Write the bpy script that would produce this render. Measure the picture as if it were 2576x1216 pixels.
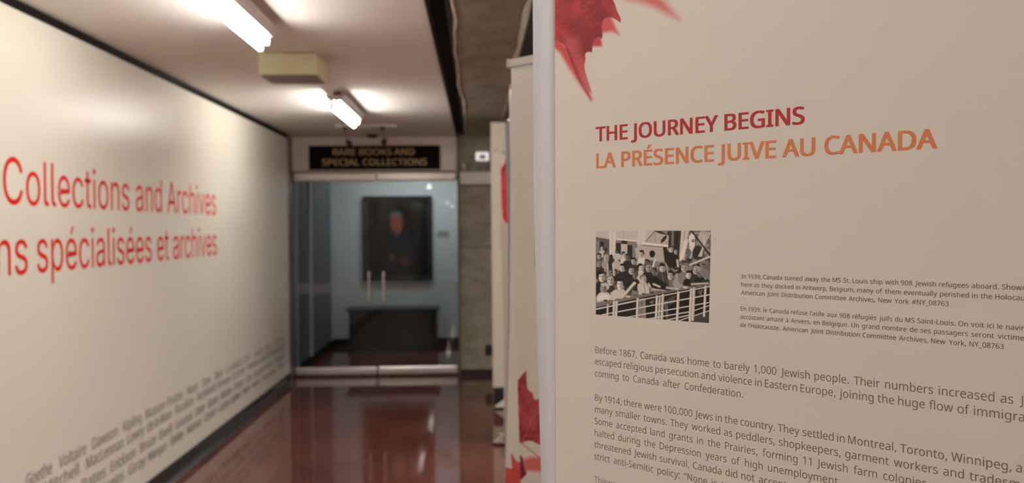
import bpy, bmesh, math, random
import numpy as np
from mathutils import Vector, Matrix

# ------------------------------------------------------------------ scene
for o in list(bpy.data.objects):
    bpy.data.objects.remove(o)
scene = bpy.context.scene
C = scene.collection
random.seed(4)
rng = np.random.default_rng(7)

# ------------------------------------------------------------------ camera
W, H, F = 2576.0, 1216.0, 2320.0
CAM = Vector((0.0, 0.0, 1.64))
ROLL = math.radians(0.45)
VPX, VPY = 1203.0, 577.0           # where the corridor's long lines meet
dx, dy = VPX - W / 2, H / 2 - VPY
ux = dx * math.cos(ROLL) + dy * math.sin(ROLL)
uy = -dx * math.sin(ROLL) + dy * math.cos(ROLL)
yaw = math.atan2(-ux, F)
pitch = math.atan2(uy, math.hypot(F, ux))
fwd = Vector((math.sin(yaw) * math.cos(pitch), math.cos(yaw) * math.cos(pitch), -math.sin(pitch)))
right0 = Vector((math.cos(yaw), -math.sin(yaw), 0))
up0 = right0.cross(fwd)
RIGHT = right0 * math.cos(ROLL) - up0 * math.sin(ROLL)
UP = right0 * math.sin(ROLL) + up0 * math.cos(ROLL)
FWD = fwd
cam_data = bpy.data.cameras.new('camera')
cam = bpy.data.objects.new('camera', cam_data)
C.objects.link(cam)
m = Matrix((RIGHT, UP, -FWD)).transposed().to_4x4()
m.translation = CAM
cam.matrix_world = m
cam_data.sensor_width = 22.2
cam_data.lens = F / W * 22.2
cam_data.clip_start = 0.02
cam_data.clip_end = 100
cam_data.dof.use_dof = True
cam_data.dof.focus_distance = 0.96
cam_data.dof.aperture_fstop = 3.8
cam_data.dof.aperture_blades = 7
scene.camera = cam

# ------------------------------------------------------------------ world, exposure
world = bpy.data.worlds.new('world')
scene.world = world
world.use_nodes = True
world.node_tree.nodes['Background'].inputs[0].default_value = (1.0, 0.9, 0.8, 1)
world.node_tree.nodes['Background'].inputs[1].default_value = 0.02
scene.view_settings.view_transform = 'Standard'
scene.view_settings.look = 'None'
scene.view_settings.exposure = 2.15
scene.view_settings.gamma = 1.0
scene.view_settings.use_curve_mapping = False
scene.cycles.use_denoising = True
scene.cycles.max_bounces = 10
scene.cycles.diffuse_bounces = 6
scene.cycles.glossy_bounces = 5
scene.cycles.transparent_max_bounces = 12
scene.cycles.sample_clamp_indirect = 6.0
scene.cycles.caustics_reflective = False
scene.cycles.caustics_refractive = False
TUBE_POWER = 10.0
TUBE_COLOR = (1.0, 0.935, 0.87)

# ------------------------------------------------------------------ measuring helpers
def ray(px, py):
    return (FWD + RIGHT * ((px - W / 2) / F) + UP * ((H / 2 - py) / F)).normalized()

def hit(px, py, p0, n):
    d = ray(px, py)
    return CAM + d * ((Vector(p0) - CAM).dot(n) / d.dot(n))

def at_y(px, py, Y):
    return hit(px, py, (0, Y, 0), Vector((0, 1, 0)))

def at_x(px, py, X):
    return hit(px, py, (X, 0, 0), Vector((1, 0, 0)))

def at_z(px, py, Z):
    return hit(px, py, (0, 0, Z), Vector((0, 0, 1)))

def lin(c):
    c = c / 255.0
    return c / 12.92 if c <= 0.04045 else ((c + 0.055) / 1.055) ** 2.4

def srgb(r, g, b):
    return (lin(r), lin(g), lin(b), 1.0)

# ------------------------------------------------------------------ object helpers
def link(name, me, mat=None, parent=None):
    o = bpy.data.objects.new(name, me)
    C.objects.link(o)
    if mat is not None and me is not None:
        me.materials.append(mat)
    if parent is not None:
        o.parent = parent
        o.matrix_parent_inverse = Matrix.Translation(-parent.location)
    return o

def empty(name, loc=(0, 0, 0), parent=None):
    o = bpy.data.objects.new(name, None)
    C.objects.link(o)
    o.empty_display_size = 0.1
    o.location = loc
    if parent is not None:
        o.parent = parent
        o.matrix_parent_inverse = Matrix.Translation(-parent.location)
    return o

def tag(o, label=None, cat=None, group=None, kind=None):
    if label: o['label'] = label
    if cat: o['category'] = cat
    if group: o['group'] = group
    if kind: o['kind'] = kind
    return o

def struct(o, label=None):
    o['kind'] = 'structure'
    if label: o['label'] = label
    return o

def pydata(name, verts, faces, mat=None, parent=None, smooth=False):
    me = bpy.data.meshes.new(name)
    me.from_pydata([tuple(v) for v in verts], [], faces)
    if smooth:
        me.polygons.foreach_set('use_smooth', [True] * len(me.polygons))
    me.update()
    return link(name, me, mat, parent)

def from_bm(name, bm, mat=None, parent=None, smooth=False):
    bmesh.ops.recalc_face_normals(bm, faces=bm.faces)
    me = bpy.data.meshes.new(name)
    bm.to_mesh(me)
    bm.free()
    if smooth:
        me.polygons.foreach_set('use_smooth', [True] * len(me.polygons))
    return link(name, me, mat, parent)

def bm_box(bm, lo, hi, bevel=0.0, rot=None, pivot=None):
    lo, hi = Vector(lo), Vector(hi)
    r = bmesh.ops.create_cube(bm, size=1.0)
    vs = r['verts']
    c, s = (lo + hi) / 2, hi - lo
    for v in vs:
        v.co = Vector((v.co.x * s.x, v.co.y * s.y, v.co.z * s.z)) + c
    if rot is not None:
        p = Vector(pivot) if pivot is not None else c
        for v in vs:
            v.co = rot @ (v.co - p) + p
    if bevel > 0:
        es = list({e for v in vs for e in v.link_edges})
        bmesh.ops.bevel(bm, geom=es, offset=bevel, segments=2, affect='EDGES', profile=0.5)

def box(name, lo, hi, mat, parent=None, bevel=0.0, rot=None, pivot=None):
    bm = bmesh.new()
    bm_box(bm, lo, hi, bevel, rot, pivot)
    return from_bm(name, bm, mat, parent)

def bm_cyl(bm, a, b, r1, r2=None, seg=20, caps=True):
    a, b = Vector(a), Vector(b)
    r2 = r1 if r2 is None else r2
    d = (b - a)
    q = Vector((0, 0, 1)).rotation_difference(d.normalized()).to_matrix().to_4x4()
    q.translation = (a + b) / 2
    bmesh.ops.create_cone(bm, cap_ends=caps, segments=seg, radius1=r1, radius2=r2, depth=d.length, matrix=q)

def cyl(name, a, b, r1, mat, parent=None, r2=None, seg=20, smooth=True):
    bm = bmesh.new()
    bm_cyl(bm, a, b, r1, r2, seg)
    o = from_bm(name, bm, mat, parent)
    if smooth:
        me = o.data
        me.polygons.foreach_set('use_smooth', [len(p.vertices) == 4 for p in me.polygons])
    return o

# ------------------------------------------------------------------ materials
def principled(name, color, rough=0.6, metal=0.0, noise=0.0, nscale=8.0, bump=0.0, bscale=40.0, coat=0.0, spec=0.5,
               color2=None, stretch=None, detail=4.0, bdist=0.01, rvar=0.0):
    mt = bpy.data.materials.new(name)
    mt.use_nodes = True
    nt = mt.node_tree
    b = nt.nodes['Principled BSDF']
    b.inputs['Roughness'].default_value = rough
    b.inputs['Metallic'].default_value = metal
    b.inputs['Specular IOR Level'].default_value = spec
    b.inputs['Coat Weight'].default_value = coat
    b.inputs['Coat Roughness'].default_value = 0.05
    tc = nt.nodes.new('ShaderNodeTexCoord')
    mp = nt.nodes.new('ShaderNodeMapping')
    nt.links.new(tc.outputs['Object'], mp.inputs[0])
    if stretch:
        mp.inputs['Scale'].default_value = stretch
    n = nt.nodes.new('ShaderNodeTexNoise')
    n.inputs['Scale'].default_value = nscale
    n.inputs['Detail'].default_value = detail
    nt.links.new(mp.outputs[0], n.inputs['Vector'])
    mix = nt.nodes.new('ShaderNodeMix')
    mix.data_type = 'RGBA'
    c2 = color2 or tuple(max(0, x * (1 - noise)) for x in color[:3]) + (1,)
    mix.inputs[6].default_value = color
    mix.inputs[7].default_value = c2
    rmp = nt.nodes.new('ShaderNodeMapRange')
    rmp.inputs[1].default_value = 0.35
    rmp.inputs[2].default_value = 0.65
    nt.links.new(n.outputs[0], rmp.inputs[0])
    nt.links.new(rmp.outputs[0], mix.inputs[0])
    nt.links.new(mix.outputs[2], b.inputs['Base Color'])
    if rvar:
        r2 = nt.nodes.new('ShaderNodeMapRange')
        r2.inputs[3].default_value = rough
        r2.inputs[4].default_value = rough + rvar
        nt.links.new(n.outputs[0], r2.inputs[0])
        nt.links.new(r2.outputs[0], b.inputs['Roughness'])
    if bump:
        n2 = nt.nodes.new('ShaderNodeTexNoise')
        n2.inputs['Scale'].default_value = bscale
        n2.inputs['Detail'].default_value = 3.0
        nt.links.new(mp.outputs[0], n2.inputs['Vector'])
        bp = nt.nodes.new('ShaderNodeBump')
        bp.inputs['Strength'].default_value = bump
        bp.inputs['Distance'].default_value = bdist
        nt.links.new(n2.outputs[0], bp.inputs['Height'])
        nt.links.new(bp.outputs[0], b.inputs['Normal'])
    return mt

def attr_mat(name, rough=0.55, spec=0.4):
    mt = bpy.data.materials.new(name)
    mt.use_nodes = True
    nt = mt.node_tree
    b = nt.nodes['Principled BSDF']
    b.inputs['Roughness'].default_value = rough
    b.inputs['Specular IOR Level'].default_value = spec
    a = nt.nodes.new('ShaderNodeVertexColor')
    a.layer_name = 'print'
    nt.links.new(a.outputs[0], b.inputs['Base Color'])
    return mt

def emission(name, color, strength):
    mt = bpy.data.materials.new(name)
    mt.use_nodes = True
    nt = mt.node_tree
    nt.nodes.clear()
    e = nt.nodes.new('ShaderNodeEmission')
    e.inputs[0].default_value = tuple(color[:3]) + (1,)
    e.inputs[1].default_value = strength
    o = nt.nodes.new('ShaderNodeOutputMaterial')
    nt.links.new(e.outputs[0], o.inputs[0])
    return mt

def glass(name, tint, ior=1.5, film=None):
    mt = bpy.data.materials.new(name)
    mt.use_nodes = True
    nt = mt.node_tree
    nt.nodes.clear()
    t = nt.nodes.new('ShaderNodeBsdfTransparent')
    t.inputs[0].default_value = tint
    g = nt.nodes.new('ShaderNodeBsdfGlossy')
    g.inputs['Roughness'].default_value = 0.01
    fr = nt.nodes.new('ShaderNodeFresnel')
    fr.inputs[0].default_value = ior
    mx = nt.nodes.new('ShaderNodeMixShader')
    nt.links.new(fr.outputs[0], mx.inputs[0])
    nt.links.new(t.outputs[0], mx.inputs[1])
    nt.links.new(g.outputs[0], mx.inputs[2])
    last = mx
    if film:
        d = nt.nodes.new('ShaderNodeBsdfDiffuse')
        d.inputs[0].default_value = film[0]
        m2 = nt.nodes.new('ShaderNodeMixShader')
        m2.inputs[0].default_value = film[1]
        nt.links.new(mx.outputs[0], m2.inputs[1])
        nt.links.new(d.outputs[0], m2.inputs[2])
        last = m2
    o = nt.nodes.new('ShaderNodeOutputMaterial')
    nt.links.new(last.outputs[0], o.inputs[0])
    return mt

M = {}
M['wall'] = principled('satin_cream_wall', srgb(232, 229, 216), rough=0.32, noise=0.02, nscale=1.5, bump=0.02, bscale=3.0, spec=0.34)
M['ceiling'] = principled('painted_ceiling', srgb(236, 232, 226), rough=0.75, noise=0.04, nscale=2)
M['paint'] = principled('pale_wall_paint', srgb(232, 224, 218), rough=0.6, noise=0.03, nscale=2)
M['paint_cool'] = principled('cool_white_wall', srgb(198, 203, 202), rough=0.6, noise=0.03, nscale=2)
M['black'] = principled('black_trim', srgb(15, 14, 13), rough=0.7, noise=0.3, nscale=5, spec=0.15)
M['base'] = principled('black_rubber_base', srgb(44, 44, 46), rough=0.22, noise=0.1, nscale=4)
M['floor'] = principled('polished_red_terrazzo', srgb(112, 62, 48), color2=srgb(92, 48, 37), rough=0.05, nscale=1.3, detail=6,
                        bump=0.02, bscale=3.0, coat=0.15, spec=0.55, bdist=0.02, rvar=0.03)
M['concrete'] = principled('raw_concrete', srgb(158, 154, 138), color2=srgb(136, 132, 118), rough=0.85, nscale=7, detail=8, bump=0.25, bscale=30, stretch=(1, .6, 1.6), bdist=0.004, spec=0.2)
M['concrete_edge'] = principled('chipped_concrete_edge', srgb(200, 180, 165), rough=0.8, noise=0.3, nscale=25, bump=0.4, bscale=60)
M['dark'] = principled('dark_void_paint', srgb(112, 118, 124), rough=0.8, noise=0.2)
M['steel_brown'] = principled('brown_grey_metal', srgb(120, 108, 94), rough=0.4, metal=0.3, noise=0.1)
M['alu'] = principled('brushed_aluminium', srgb(228, 220, 214), rough=0.32, metal=0.55, noise=0.06, nscale=20)
M['chrome'] = principled('chrome', srgb(225, 220, 215), rough=0.12, metal=1.0, noise=0.02)
M['white_plastic'] = principled('white_plastic', srgb(225, 220, 212), rough=0.35, noise=0.03)
M['white_enamel'] = principled('white_enamel', srgb(226, 220, 214), rough=0.35, noise=0.03)
M['fixture'] = principled('fixture_enamel', srgb(205, 196, 192), rough=0.4, noise=0.04)
M['green_box'] = principled('pale_olive_enamel', srgb(232, 236, 198), rough=0.5, noise=0.05)
M['grille'] = principled('dark_grille', srgb(160, 158, 148), rough=0.6, noise=0.3, nscale=90)
M['spot_black'] = principled('black_powder_coat', srgb(34, 32, 32), rough=0.45, noise=0.1)
M['vinyl'] = principled('banner_vinyl', srgb(222, 216, 207), rough=0.55, noise=0.015, nscale=3, spec=0.35)
M['vinyl_white'] = principled('white_vinyl_margin', srgb(212, 214, 220), rough=0.45, noise=0.015, nscale=3, spec=0.4)
M['display'] = principled('display_board_cream', srgb(206, 200, 182), rough=0.6, noise=0.03, nscale=3)
M['blue_edge'] = principled('satin_silver_edge', srgb(168, 174, 190), rough=0.3, metal=0.4, noise=0.05)
M['red_text'] = principled('red_print', srgb(180, 14, 14), rough=0.5, noise=0.02)
M['orange_text'] = principled('orange_print', srgb(218, 130, 82), rough=0.5, noise=0.02)
M['body_text'] = principled('olive_grey_print', srgb(126, 113, 88), rough=0.5, noise=0.02)
M['caption_text'] = principled('dark_grey_print', srgb(92, 82, 76), rough=0.5, noise=0.02)
M['wall_red'] = principled('red_vinyl_lettering', srgb(222, 34, 14), rough=0.5, noise=0.02, spec=0.15)
M['wall_grey'] = principled('grey_vinyl_lettering', srgb(152, 144, 140), rough=0.4, noise=0.02)
M['gold'] = principled('gilt_lettering', srgb(232, 204, 164), rough=0.6, metal=0.0, noise=0.25, nscale=40)
M['sign'] = principled('black_sign_board', srgb(12, 9, 8), rough=0.65, noise=0.1, spec=0.12)
M['print'] = attr_mat('printed_picture')
M['oil'] = attr_mat('oil_painting', rough=0.6, spec=0.1)
M['frame'] = principled('black_picture_frame', srgb(18, 18, 18), rough=0.4, noise=0.1)
M['gilt'] = principled('dull_gilt_slip', srgb(58, 52, 40), rough=0.5, noise=0.2)
M['chest'] = principled('black_stained_wood', srgb(17, 16, 15), rough=0.35, noise=0.3, nscale=6, stretch=(1, 1, 8))
M['chest_top'] = principled('greyer_black_wood_top', srgb(52, 51, 47), rough=0.35, noise=0.2, nscale=6)  # lid set greyer than the chest body
M['plaque'] = principled('grey_plaque', srgb(172, 174, 170), rough=0.5, noise=0.1)
M['plaque_text'] = principled('plaque_lettering', srgb(120, 120, 116), rough=0.5)
M['darkpane'] = principled('dark_glazing', srgb(88, 90, 92), rough=0.6, noise=0.05, spec=0.15)
M['mullion'] = principled('grey_mullion', srgb(176, 182, 194), rough=0.4, noise=0.05)
M['tube'] = emission('fluorescent_tube', TUBE_COLOR, TUBE_POWER)
M['tube_strong'] = emission('stronger_fluorescent_tube', TUBE_COLOR, TUBE_POWER * 1.35)  # same kind of tube, power raised to brighten the wall near the doors
M['tube_end'] = principled('tube_end_cap', srgb(210, 205, 200), rough=0.3, metal=0.6)
M['cool_tube'] = emission('cool_diffuser', (0.95, 0.98, 1.0), 3.2)
M['glass'] = glass('door_glass', (0.80, 0.85, 0.86, 1))
M['film'] = glass('door_glass_band', (0.75, 0.76, 0.78, 1), film=((0.5, 0.5, 0.52, 1), 0.22))
M['rubber'] = principled('black_rubber', srgb(18, 17, 17), rough=0.6, noise=0.2)

# ------------------------------------------------------------------ lettering
import os
def load_font(fn):
    try:
        p = os.path.join(bpy.utils.resource_path('LOCAL'), 'datafiles', 'fonts', fn)
        return bpy.data.fonts.load(p) if os.path.exists(p) else None
    except Exception:
        return None
FONT_HUMANIST = load_font('NotoSansHebrew-Regular.woff2')
FONT_GROTESK = load_font('Inter.woff2')
_tc = {}
def glyphs(s, font, bold=0.0, res=3):
    """flat triangulated outline of a string: (n,2) vertices, faces, advance width, normalised so that a capital is 1 high"""
    key = (s, id(font), bold, res)
    if key in _tc:
        return _tc[key]
    c = bpy.data.curves.new('t', 'FONT')
    if font:
        c.font = font
    c.body = s
    c.fill_mode = 'FRONT'
    c.resolution_u = res
    o = bpy.data.objects.new('t', c)
    C.objects.link(o)
    dg = bpy.context.evaluated_depsgraph_get()
    me = bpy.data.meshes.new_from_object(o.evaluated_get(dg))
    n = len(me.vertices)
    v = np.zeros(n * 3)
    me.vertices.foreach_get('co', v)
    v = v.reshape(-1, 3)[:, :2].copy()
    f = [tuple(p.vertices) for p in me.polygons]
    bpy.data.objects.remove(o)
    bpy.data.curves.remove(c)
    bpy.data.meshes.remove(me)
    _tc[key] = (v, f)
    return _tc[key]

def cap_height(font):
    v, f = glyphs('H', font)
    return float(v[:, 1].max() - v[:, 1].min())

class Print:
    """collects flat lettering on a plane with origin P, axes U (right) and V (up), raised by eps along N"""
    def __init__(s, P, U, V, N, eps=0.00015):
        s.P, s.U, s.V, s.N, s.eps = P, U, V, N, eps
        s.v, s.f = [], []
    def put(s, text, font, u0, v0, cap, sx=None, u1=None, bold=0.0, res=3):
        if bold > 0:          # heavier weight: the same outline laid over itself, shifted by the stroke gain
            wd = 0.0
            b = bold * cap
            for k, (du, dv) in enumerate(((0, 0), (b, 0), (2 * b, 0), (0, b * .8), (2 * b, b * .8), (b, b * .8))):
                s.eps += 0.000004
                wd = s.put(text, font, u0 + du, v0 + dv - b * .4, cap, sx=sx, u1=None if u1 is None else u1 - 2 * b + du, res=res)
            return wd + 2 * b
        g, f = glyphs(text, font, 0.0, res)
        k = cap / cap_height(font)
        if len(g) == 0:
            return 0.0
        x0, x1 = g[:, 0].min(), g[:, 0].max()
        kx = k * (sx or 1.0) if u1 is None else (u1 - u0) / (x1 - x0)
        off = len(s.v)
        for x, y in g:
            s.v.append(s.P + s.U * (u0 + (x - x0) * kx) + s.V * (v0 + y * k) + s.N * s.eps)
        s.f += [tuple(i + off for i in q) for q in f]
        return (x1 - x0) * kx
    def build(s, name, mat, parent):
        return pydata(name, s.v, s.f, mat, parent)

def word_width(t, font, cap, sx, bold=0.0):
    g, f = glyphs(t, font)
    return (g[:, 0].max() - g[:, 0].min()) * cap / cap_height(font) * sx

# ------------------------------------------------------------------ picture painting (arrays of colour laid on a grid of vertices)
class Canvas:
    def __init__(s, w, h, color):
        s.w, s.h = w, h
        s.a = np.ones((h, w, 3)) * np.array(color[:3])
        s.m = np.zeros((h, w))
        s.X, s.Y = np.meshgrid(np.arange(w) + .5, np.arange(h) + .5)
    def polymask(s, pts, soft=0.7):
        X, Y = s.X, s.Y
        inside = np.zeros(X.shape, bool)
        dist = np.full(X.shape, 1e9)
        n = len(pts)
        for i in range(n):
            x0, y0 = pts[i]
            x1, y1 = pts[(i + 1) % n]
            if y0 != y1:
                c = ((y0 > Y) != (y1 > Y)) & (X < (x1 - x0) * (Y - y0) / (y1 - y0) + x0)
                inside ^= c
            dx_, dy_ = x1 - x0, y1 - y0
            L = dx_ * dx_ + dy_ * dy_ + 1e-9
            t = np.clip(((X - x0) * dx_ + (Y - y0) * dy_) / L, 0, 1)
            dist = np.minimum(dist, np.hypot(X - x0 - t * dx_, Y - y0 - t * dy_))
        sd = np.where(inside, dist, -dist)
        t = np.clip(sd / (2 * soft) + 0.5, 0, 1)
        return t * t * (3 - 2 * t)
    def paint(s, mask, color, var=0.0, cov=True):
        col = np.array(color[:3]) if not isinstance(color, np.ndarray) or color.ndim == 1 else color
        mm = mask[..., None]
        s.a = s.a * (1 - mm) + col * mm
        if cov:
            s.m = np.maximum(s.m, mask)
    def poly(s, pts, color, soft=0.7):
        s.paint(s.polymask(pts, soft), color)
    def ell(s, cx, cy, rx, ry, color, soft=0.8, ang=0.0):
        c, q = math.cos(ang), math.sin(ang)
        x = (s.X - cx) * c + (s.Y - cy) * q
        y = -(s.X - cx) * q + (s.Y - cy) * c
        r = np.sqrt((x / rx) ** 2 + (y / ry) ** 2)
        t = np.clip((1 - r) * min(rx, ry) / (2 * soft) + 0.5, 0, 1)
        s.paint(t * t * (3 - 2 * t), color)
    def line(s, x0, y0, x1, y1, w, color, soft=0.6):
        dx_, dy_ = x1 - x0, y1 - y0
        L = dx_ * dx_ + dy_ * dy_ + 1e-9
        t = np.clip(((s.X - x0) * dx_ + (s.Y - y0) * dy_) / L, 0, 1)
        d = np.hypot(s.X - x0 - t * dx_, s.Y - y0 - t * dy_)
        k = np.clip((w / 2 - d) / (2 * soft) + .5, 0, 1)
        s.paint(k, color)

def vnoise(h, w, cell, seed=0):
    r = np.random.default_rng(seed)
    gh, gw = int(h / cell) + 3, int(w / cell) + 3
    g = r.random((gh, gw))
    y = np.arange(h) / cell
    x = np.arange(w) / cell
    yi, xi = y.astype(int), x.astype(int)
    fy = (y - yi)[:, None]; fx = (x - xi)[None, :]
    fy = fy * fy * (3 - 2 * fy); fx = fx * fx * (3 - 2 * fx)
    a = g[yi][:, xi]; b = g[yi][:, xi + 1]; c = g[yi + 1][:, xi]; d = g[yi + 1][:, xi + 1]
    return (a * (1 - fx) + b * fx) * (1 - fy) + (c * (1 - fx) + d * fx) * fy

def grid_print(name, cv, pos, mat, parent, only=False):
    """lay a canvas on vertices; pos(col,row) arrays -> (h,w,3) positions"""
    P = pos(cv.X, cv.Y)
    h, w = cv.h, cv.w
    idx = np.arange(h * w).reshape(h, w)
    q = np.stack([idx[1:, :-1], idx[1:, 1:], idx[:-1, 1:], idx[:-1, :-1]], -1).reshape(-1, 4)
    if only:
        mm = cv.m
        keep = np.maximum(np.maximum(mm[1:, :-1], mm[1:, 1:]), np.maximum(mm[:-1, 1:], mm[:-1, :-1])).reshape(-1) > 0.004
        q = q[keep]
        used = np.unique(q)
        remap = -np.ones(h * w, int)
        remap[used] = np.arange(len(used))
        q = remap[q]
        V = P.reshape(-1, 3)[used]
        col = cv.a.reshape(-1, 3)[used]
    else:
        V = P.reshape(-1, 3)
        col = cv.a.reshape(-1, 3)
    me = bpy.data.meshes.new(name)
    me.vertices.add(len(V)); me.vertices.foreach_set('co', V.astype(np.float32).ravel())
    me.loops.add(q.size); me.loops.foreach_set('vertex_index', q.astype(np.int32).ravel())
    me.polygons.add(len(q)); me.polygons.foreach_set('loop_start', np.arange(0, q.size, 4, dtype=np.int32))
    me.update(calc_edges=True)
    ca = me.color_attributes.new('print', 'FLOAT_COLOR', 'POINT')
    ca.data.foreach_set('color', np.concatenate([col, np.ones((len(col), 1))], 1).astype(np.float32).ravel())
    return link(name, me, mat, parent)

def ray_grid(X, Y, p0, n, eps):
    """pixel arrays -> points on a plane"""
    D = (np.array(FWD)[None, None] + np.array(RIGHT)[None, None] * ((X - W / 2) / F)[..., None]
         + np.array(UP)[None, None] * ((H / 2 - Y) / F)[..., None])
    nn = np.array(n)
    k = (np.array(p0) - np.array(CAM)).dot(nn) / (D @ nn)
    return np.array(CAM) + D * k[..., None] + nn * eps

# ================================================================== THE SETTING
WX = -2.05            # left wall
CZ = 2.68            # corridor ceiling
DY = 10.35             # plane of the glass doors
YB = -21.0            # far end behind the camera
RX = 4.2              # right hand wall of the open side

fl = struct(box('floor', (WX - 1.2, YB, -0.12), (RX, 14.2, 0.0), M['floor']))
wl = struct(box('wall_left', (WX - 0.15, YB, 0.0), (WX, 10.05, 2.636), M['wall']))
box('wall_upper_strip', (WX - 0.15, YB, 2.636), (WX - 0.012, 10.05, 2.70), M['black'], wl)
tr = struct(box('trim_1', (WX - 0.03, YB, 2.636), (WX + 0.004, 10.05, 2.6795), M['black']))
# rubber base with a coved toe
bm = bmesh.new()
prof = [(0, 0), (0.045, 0), (0.03, 0.006), (0.016, 0.02), (0.011, 0.04), (0.010, 0.092), (0.004, 0.1), (0, 0.1)]
rows = []
for yy in (YB, 10.05):
    rows.append([bm.verts.new((WX + a, yy, b)) for a, b in prof])
for i in range(len(prof)):
    j = (i + 1) % len(prof)
    bm.faces.new((rows[0][i], rows[0][j], rows[1][j], rows[1][i]))
bm.faces.new(rows[0]); bm.faces.new(rows[1][::-1])
struct(from_bm('baseboard_left', bm, M['base']))

# ceiling of wide panels with open joints
ceil = struct(empty('ceiling', (0, 0, CZ)))
backing = box('backing', (WX - 0.1, YB, CZ + 0.018), (-0.24, DY, CZ + 0.06), M['black'], ceil)
joints = [5.06 + 1.53 * k for k in range(-18, 4)]
ys = [YB] + joints + [DY]
for a, b in zip(ys[:-1], ys[1:]):
    box('ceiling_panel', (WX - 0.005, a + 0.0025, CZ), (-0.236, b - 0.0025, CZ + 0.018), M['ceiling'], ceil)
# black recessed channel beside the beam
ch = struct(empty('trim_2', (-0.18, 0, CZ)))
box('channel_top', (-0.236, YB, CZ + 0.05), (-0.125, DY, CZ + 0.062), M['black'], ch)
box('channel_rail', (-0.236, YB, CZ - 0.006), (-0.216, DY, CZ + 0.05), M['black'], ch)
box('channel_rail', (-0.146, YB, CZ + 0.012), (-0.130, DY, CZ + 0.05), M['spot_black'], ch)

# concrete beam with chipped, wandering arrises
def edge_wave(y, seed):
    return (0.010 * math.sin(1.7 * y + seed) + 0.006 * math.sin(4.3 * y + seed * 2.1) + 0.003 * math.sin(11.0 * y + seed * 3))
bm = bmesh.new()
lit = bmesh.new()
yy = np.arange(YB, DY + 0.001, 0.06)
prev = None
for y in yy:
    xl = -0.124 + edge_wave(y, 0.4)
    xr = 0.243 + 1.15 * edge_wave(y, 2.2)
    dz = 0.002 * math.sin(5 * y)
    row = [(-0.132, CZ + 0.7), (-0.132, CZ + 0.035), (xl, CZ + 0.004 + dz), (xl + 0.018, CZ - 0.002), (0.05, CZ - 0.004), (xr - 0.018, CZ - 0.002),
           (xr, CZ + 0.004 + dz), (0.262, CZ + 0.03), (0.262, CZ + 0.7)]
    cur = [bm.verts.new((a, y, b)) for a, b in row]
    if prev:
        for i in range(len(cur) - 1):
            bm.faces.new((prev[i], prev[i + 1], cur[i + 1], cur[i]))
    prev = cur
beam = struct(from_bm('ceiling_beam', bm, M['concrete']))
for (side, seed, sg, amp) in ((-0.124, 0.4, 1, 1.0), (0.243, 2.2, -1, 1.15)):
    v, f = [], []
    for i, y in enumerate(yy):
        x = side + amp * edge_wave(y, seed)
        wv = 0.0045 + 0.0035 * abs(math.sin(3.1 * y + seed))
        v += [(x - sg * 0.001, y, CZ + 0.004), (x - sg * 0.002, y, CZ - 0.001), (x + sg * wv, y, CZ - 0.006), (x + sg * (wv + 0.004), y, CZ - 0.0035)]
        if i:
            b0, b1 = 4 * (i - 1), 4 * i
            for k in range(3):
                f.append((b0 + k, b0 + k + 1, b1 + k + 1, b1 + k))
    pydata('chipped_edge', v, f, M['concrete_edge'], beam)

# open dark space on the other side of the beam
struct(box('ceiling_side', (0.262, YB, 3.35), (RX, 14.2, 3.45), M['dark']))
struct(box('wall_right', (RX, YB, 0), (RX + 0.15, 14.2, 3.4), M['paint']))
struct(box('wall_back', (WX - 1.2, YB - 0.15, 0), (RX, YB, 3.4), M['paint']))

# concrete wall beside the doors (board-marked, in two lifts with a joint)
pL = at_y(1156, 700, DY).x
jz = at_y(1200, 622, DY).z
cw = struct(empty('wall_end', ((pL + 3) / 2, DY, 0)))
box('concrete_lift', (pL, DY, 0), (RX, DY + 0.25, jz - 0.004), M['concrete'], cw)
box('concrete_lift', (pL, DY, jz + 0.004), (RX, DY + 0.25, 3.4), M['concrete'], cw)
box('lift_joint', (pL, DY + 0.008, jz - 0.004), (RX, DY + 0.25, jz + 0.004), M['black'], cw)
for (x, y) in ((1186, 367), (1166, 652), (1222, 655), (1163, 760)):
    p = at_y(x, y, DY)
    cyl('tie_hole', (p.x, DY - 0.0015, p.z), (p.x, DY + 0.004, p.z), 0.014, M['dark'], cw, seg=14)
struct(box('baseboard_end', (pL, DY - 0.012, 0), (RX, DY, 0.065), M['base']))

# ------------------------------------------------------------------ the glass double door
door = struct(empty('door_1', (-1.1, DY, 0)), 'frameless glass double door with pale metal rails under a black sign')
zTopGlass = at_y(942, 456, DY).z
zHead = at_y(942, 431, DY).z
xJ0, xJ1 = WX, at_y(740, 650, DY).x
xS = at_y(946, 680, DY).x
xR = at_y(1151, 650, DY).x
box('jamb', (xJ0 - 0.12, 10.06, 0), (xJ1 - 0.012, DY + 0.09, CZ - 0.002), M['steel_brown'], door, bevel=0.003)
box('jamb', (xR + 0.004, DY - 0.03, 0), (pL + 0.003, DY + 0.09, CZ + 0.02), M['steel_brown'], door, bevel=0.002)
box('transom_panel', (xJ1 - 0.012, DY + 0.01, zHead + 0.004), (xR + 0.004, DY + 0.07, CZ + 0.01), M['paint'], door)
box('header_gap', (xJ1 - 0.012, DY + 0.02, zHead - 0.006), (xR + 0.004, DY + 0.06, zHead + 0.004), M['steel_brown'], door)
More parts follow.
